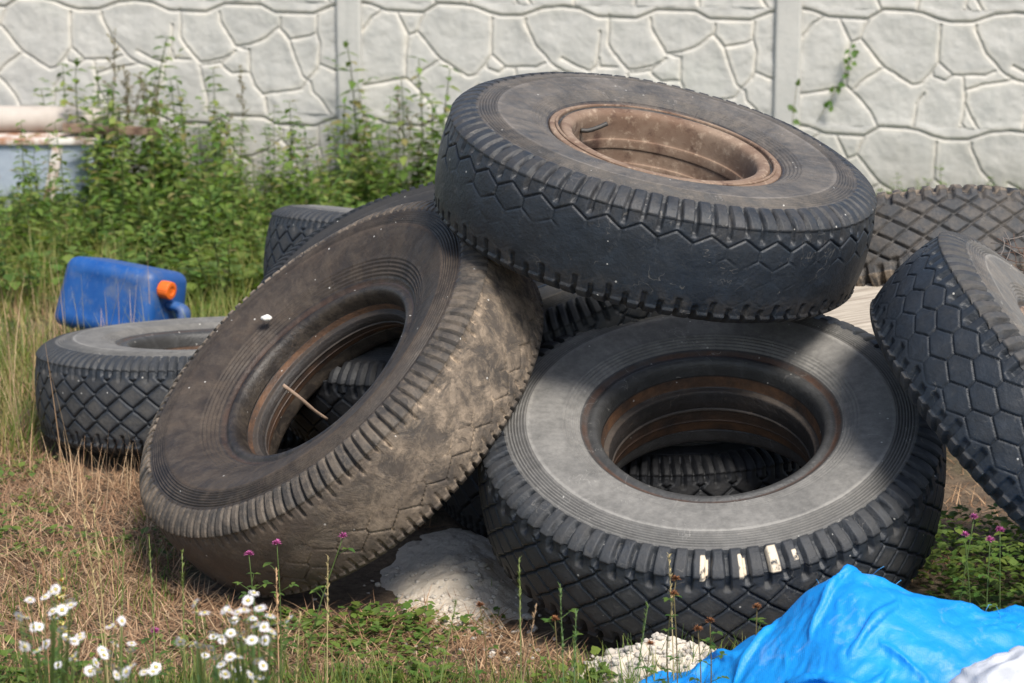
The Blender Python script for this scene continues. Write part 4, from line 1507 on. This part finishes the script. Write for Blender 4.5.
def daisy_plant(pxs, label, seed):
    r_ = np.random.default_rng(seed)
    heads = [at(px, py, r_.uniform(3.6, 3.95)) for px, py in pxs]
    cx = sum(h_.x for h_ in heads) / len(heads) + r_.normal(0, .01)
    cy = sum(h_.y for h_ in heads) / len(heads) + .01
    e = empty('fleabane_plant', (cx, cy, 0))
    st_, lf_ = MB(), []
    zmin = min(h_.z for h_ in heads)
    fork = np.array([0, 0, max(.04, zmin * .55)])
    st_.add(*tube([(0, 0, -.01), fork * .5 + [.004, 0, 0], fork], [.0024, .0020, .0017], 6), (.10, .15, .045))
    for h_ in heads:
        t_ = np.array([h_.x - cx, h_.y - cy, h_.z - .004])
        mid = fork + (t_ - fork) * .5 + np.array([(t_ - fork)[0] * .15, 0, .01])
        pts_ = smooth_prof([fork, mid, t_], 4)
        st_.add(*tube(pts_, np.linspace(.0015, .0008, len(pts_)), 5), (.12, .17, .05))
        for q in range(4):
            p_q = pts_[r_.integers(1, len(pts_) - 2)]
            lf_.append((p_q, r_.uniform(0, 6.28), r_.uniform(.018, .035)))
    for q in range(16):
        f_ = r_.uniform(.05, 1)
        lf_.append((fork * f_, r_.uniform(0, 6.28), r_.uniform(.03, .06)))
    obj('stem', st_.mesh('fleabane_stem'), M_leaf, e)
    a = np.array([l_[1] for l_ in lf_])
    V_, F_ = leaves(np.array([l_[0] for l_ in lf_]), np.stack([np.cos(a), np.sin(a), .6 + 0 * a], 1), np.tile([0, 0, 1.], (len(a), 1)), np.array([l_[2] for l_ in lf_]), np.array([l_[2] for l_ in lf_]) * .22)
    obj('foliage', npmesh('fleabane_foliage', V_, F_, {'Col': np.repeat(col_pick(len(a), [G1, G2, (.09, .16, .05)], r_), 8, 0)}), M_leaf, e)
    for h_ in heads:
        pet, cen = FL[r_.integers(3)]
        f_ = obj('flower', pet, M_petal, e, (h_.x - cx, h_.y - cy, h_.z))
        f_.rotation_euler = (r_.normal(.42, .42), r_.normal(.05, .42), r_.uniform(0, 6.28))
        s_ = FSC * r_.uniform(.85, 1.12)
        f_.scale = (s_, s_, s_)
        obj('flower_centre', cen, M_petal, f_, (0, 0, .0008))
    tag(e, label, 'wildflower', 'white fleabane daisies in the foreground')



def more(pl, k, sd):
    r_ = random.Random(sd)
    return pl + [(p[0] + r_.uniform(-9, 9), p[1] + r_.uniform(-7, 9)) for p in r_.sample(pl, k)]


FPX_L, FPX_R = more(FPX_L, 26, 1), more(FPX_R, 32, 2)
L_up = [p for p in FPX_L if p[1] < 624 and p[0] < 80]
L_lo = [p for p in FPX_L if p[1] >= 624 and p[0] < 85]
L_md = [p for p in FPX_L if p[0] >= 85]
R_lf = [p for p in FPX_R if p[0] < 206]
R_up = [p for p in FPX_R if p[0] >= 206 and p[1] < 628]
R_md = [p for p in FPX_R if p[0] >= 206 and 628 <= p[1] < 656]
R_lo = [p for p in FPX_R if p[0] >= 206 and p[1] >= 656]
for i, (g, lb) in enumerate((
        (L_up, 'white fleabane daisies around the foot of the yellow flower spike, far left'),
        (L_lo, 'low white fleabane daisies filling the bottom left corner'),
        (L_md, 'loose white fleabane daisies in the middle, between the corner bunch and the dense right bunch'),
        (R_lf, 'small tuft of white fleabane daisies just left of the dense right bunch'),
        (R_up, 'tallest white fleabane daisies on top of the dense right bunch'),
        (R_md, 'white fleabane daisies in the heart of the dense right bunch'),
        (R_lo, 'lowest white fleabane daisies at the bottom edge under the dense right bunch'))):
    daisy_plant(g, lb, 50 + i)

# yellow toadflax spike
tp, tb = at(61, 556, 4.35), at(52, 690, 4.35)
e = empty('toadflax_plant', (tb.x, tb.y, 0))
tag(e, 'yellow toadflax spike with a green tip rising over the daisies at far left', 'wildflower')
tv = np.array([tp.x - tb.x, tp.y - tb.y, tp.z])
pts_ = smooth_prof([(0, 0, -.01), tv * .5 + [.006, 0, 0], tv], 6)
obj('stem', MB().add(*tube(pts_, np.linspace(.0024, .0010, len(pts_)), 6), (.13, .18, .06)).mesh('toadflax_stem'), M_leaf, e)
rs_ = np.random.default_rng(31)
n = 70
f_ = rs_.uniform(.15, 1.0, n)
b = np.stack([np.interp(f_ * (len(pts_) - 1), np.arange(len(pts_)), pts_[:, i]) for i in range(3)], 1)
a = rs_.uniform(0, 6.28, n)
V, F = leaves(b, np.stack([np.cos(a), np.sin(a), .9 + 0 * a], 1), np.tile([0, 0, 1.], (n, 1)), .040 - .018 * f_, np.full(n, .0042))
obj('foliage', npmesh('toadflax_foliage', V, F, {'Col': np.repeat(np.where((f_ > .8)[:, None], [[.26, .28, .06]], [[.10, .17, .06]]), 8, 0)}), M_leaf, e)
for k in range(11):
    f0 = .66 + .030 * k * .8
    p = np.array([np.interp(f0 * (len(pts_) - 1), np.arange(len(pts_)), pts_[:, i]) for i in range(3)])
    a0 = k * 2.4
    mbf = MB()
    dirs = np.array([[math.cos(a0) + .3 * q, math.sin(a0) - .2 * q, .25 * (1 - q)] for q in (-1, 0, 1)] + [[math.cos(a0), math.sin(a0), -.8]])
    cl_ = np.array([[.75, .66, .22]] * 3 + [[.80, .34, .03]])
    V, F = leaves(np.tile(p, (4, 1)), dirs, np.tile([0, 0, 1.], (4, 1)), np.array([.014, .017, .014, .011]) * (1.1 - .5 * (f0 > .85)), np.full(4, .009))
    obj('flower', npmesh('toadflax_flower', V, F, {'Col': np.repeat(cl_, 8, 0)}), M_petal, e)

# clover plants
bm = bmesh.new()
bmesh.ops.create_icosphere(bm, subdivisions=2, radius=1)
iv = np.array([v_.co[:] for v_ in bm.verts])
bm.free()


def clover(px, py, depth, label, seed, pink=True, base=None, nleaf=9, withered=False):
    r_ = np.random.default_rng(seed)
    hd = at(px, py, depth)
    bx_ = hd.x + (base if base is not None else r_.normal(0, .03))
    e = empty('clover_plant', (bx_, hd.y, 0))
    top_ = np.array([hd.x - bx_, 0, hd.z])
    st_ = MB()
    pts = smooth_prof([(0, 0, -.005), top_ * .5 + [.01 * r_.normal(), 0, .01], top_], 6)
    st_.add(*tube(pts, np.linspace(.0018, .0011, len(pts)), 6), (.13, .18, .06) if not withered else (.22, .17, .08))
    B_, D_, L_ = [], [], []
    for q in range(nleaf):
        f0 = r_.uniform(.1, .98)
        p = np.array([np.interp(f0 * (len(pts) - 1), np.arange(len(pts)), pts[:, i]) for i in range(3)])
        a0 = r_.uniform(0, 6.28)
        tip = p + np.array([math.cos(a0), math.sin(a0), .6]) * r_.uniform(.012, .035)
        st_.add(*tube([p, tip], .0007, 4), (.12, .18, .05))
        for w_ in range(3):
            B_.append(tip)
            D_.append((math.cos(a0 + (w_ - 1) * 1.5), math.sin(a0 + (w_ - 1) * 1.5), r_.uniform(-.2, .3)))
            L_.append(r_.uniform(.012, .020))
    obj('stem', st_.mesh('clover_stem'), M_leaf, e)
    V_, F_ = leaves(np.array(B_), np.array(D_), np.tile([0, 0, 1.], (len(B_), 1)), np.array(L_), np.array(L_) * .65)
    obj('foliage', npmesh('clover_foliage', V_, F_, {'Col': np.repeat(col_pick(len(B_), [G1, (.08, .16, .035), G3], r_), 8, 0)}), M_leaf, e)
    n_ = 70
    d_ = iv[r_.integers(0, len(iv), n_)] + r_.normal(0, .15, (n_, 3))
    d_[:, 2] = np.abs(d_[:, 2]) * 1.0 + .12
    d_ /= np.linalg.norm(d_, axis=1)[:, None]
    V_, F_ = leaves(top_ + d_ * .0015, d_, np.tile([0.1, 0, 1.], (n_, 1)), r_.uniform(.007, .0105, n_), np.full(n_, .0026), .3)
    base_c = (.50, .12, .32) if pink else (.24, .105, .045)
    obj('flower', npmesh('clover_flower', V_, F_, {'Col': np.repeat(np.array(base_c) * r_.uniform(.7, 1.35, (n_, 1)), 8, 0)}), M_petal, e)
    tag(e, label, 'clover', 'clover plants around the tyres')


for i, a in enumerate((
        (343, 537, 4.72, 'pink clover leaning right in front of the leaning tyre, tallest of its bunch', True, -.10),
        (277, 544, 4.74, 'upright pink clover before the leaning tyre, left of the tallest pink one', True, .0),
        (249, 555, 4.74, 'small pink clover at the left end of the bunch before the leaning tyre', True, .02),
        (155, 632, 4.55, 'lone dark pink clover head between the two daisy bunches', True, .0),
        (974, 518, 4.62, 'pink clover highest of the bunch under the right edge tyre', True, -.02),
        (965, 536, 4.60, 'pink clover low at the left of the bunch under the right edge tyre', True, .0),
        (990, 541, 4.60, 'pink clover with a broad head in the middle of the right hand bunch', True, .02),
        (1000, 531, 4.62, 'pink clover at the right end of the bunch under the right edge tyre', True, .02),
        (480, 606, 4.60, 'rusty brown clover head before the sand heap', False, .0),
        (676, 580, 4.55, 'withered brown clover on the tall stem before the grey tyre chips', False, .0),
        (674, 595, 4.52, 'withered brown clover just beneath the tall withered one', False, .01),
        (710, 622, 4.52, 'withered brown clover nearest the blue sack, on the white gravel', False, .0),
        (698, 630, 4.50, 'withered brown clover on the white gravel, left of the one nearest the sack', False, .0),
        (757, 608, 4.58, 'withered brown clover peeping over the blue sack', False, .0),
        (650, 645, 4.48, 'withered brown clover at the left side of the white gravel', False, .0),
        (555, 620, 4.55, 'withered brown clover in the grass before the left front of the grey tyre', False, .0))):
    clover(*a[:4], 300 + i, a[4], a[5], 11 if a[4] else 5, not a[4])


# seed stalks of grass
def seed_stalk(tip, foot, depth, label, seed, col, green=False, headlen=.45):
    r_ = np.random.default_rng(seed)
    a, b = at(*tip, depth), at(*foot, depth)
    # the foot stands on the ground below its place in the frame
    e_ = empty('grass_stalk', (b.x, b.y, 0))
    tv_ = np.array([a.x - b.x, a.y - b.y, a.z])
    pts = smooth_prof([(0, 0, -.005), tv_ * .55 + [-.10 * tv_[0], 0, 0], tv_], 8)
    obj('stem', MB().add(*tube(pts, np.linspace(.0016, .0007, len(pts)), 5), col).mesh('stalk_stem'), M_dry, e_)
    n_ = 46
    f0 = 1 - headlen * np.sort(r_.uniform(0, 1, n_))
    p = np.stack([np.interp(f0 * (len(pts) - 1), np.arange(len(pts)), pts[:, i]) for i in range(3)], 1)
    az = r_.uniform(0, 6.28, n_)
    V_, F_ = leaves(p, np.stack([np.cos(az) * .45, np.sin(az) * .45, np.ones(n_)], 1), np.tile([.2, 0, 1.], (n_, 1)), r_.uniform(.008, .013, n_), np.full(n_, .0030))
    obj('seed_head', npmesh('stalk_seed_head', V_, F_, {'Col': np.repeat(np.array(col) * r_.uniform(.75, 1.3, (n_, 1)), 8, 0)}), M_leaf if green else M_dry, e_)
    tag(e_, label, 'grass stalk', 'grass seed stalks in the foreground')


ST, SGN = (.42, .34, .17), (.20, .24, .08)
for i, a in enumerate((
        ((82, 510), (112, 690), 4.5, 'tallest straw coloured grass stalk, bending left above the daisies', ST, False),
        ((93, 504), (110, 690), 4.52, 'straw grass stalk right beside the tallest one, upright', ST, False),
        ((124, 530), (118, 690), 4.5, 'greenish grass stalk a little right of the tallest pair', SGN, True),
        ((149, 536), (156, 690), 4.5, 'thin greenish stalk standing alone before the leaning tyre', SGN, True),
        ((182, 552), (184, 690), 4.5, 'green grass stalk left of the dense daisy bunch', SGN, True),
        ((42, 558), (50, 690), 4.4, 'reddish leaning grass stalk at the yellow flower spike', (.38, .22, .12), False),
        ((276, 568), (279, 690), 4.5, 'reddish straw stalk rising right of the dense daisy bunch', (.50, .32, .18), False),
        ((328, 556), (326, 680), 4.6, 'pale stalk between the clover bunch and the sand heap', ST, False),
        ((300, 612), (292, 690), 4.4, 'short dry stalk leaning right at the edge of the daisies', ST, False),
        ((519, 560), (522, 690), 4.55, 'thin green stalk before the left edge of the grey tyre', SGN, True),
        ((560, 584), (566, 700), 4.4, 'thick green foxtail stalk, tallest in front of the grey tyre', (.13, .20, .07), True),
        ((576, 614), (573, 700), 4.4, 'short green foxtail stalk beside the tallest foxtail', (.13, .20, .07), True),
        ((456, 602), (430, 690), 4.45, 'yellow green stalk leaning right before the sand heap', SGN, True),
        ((648, 604), (630, 690), 4.45, 'green blade like stalk before the white gravel', (.14, .20, .07), True),
        ((669, 556), (676, 680), 4.6, 'straw stalk rising in front of the white chips on the grey tyre', ST, False),
        ((536, 607), (515, 690), 4.5, 'brown forked stalk leaning right beside the foxtails', (.32, .22, .13), False))):
    seed_stalk(a[0], a[1], a[2], a[3], 400 + i, a[4], a[5])
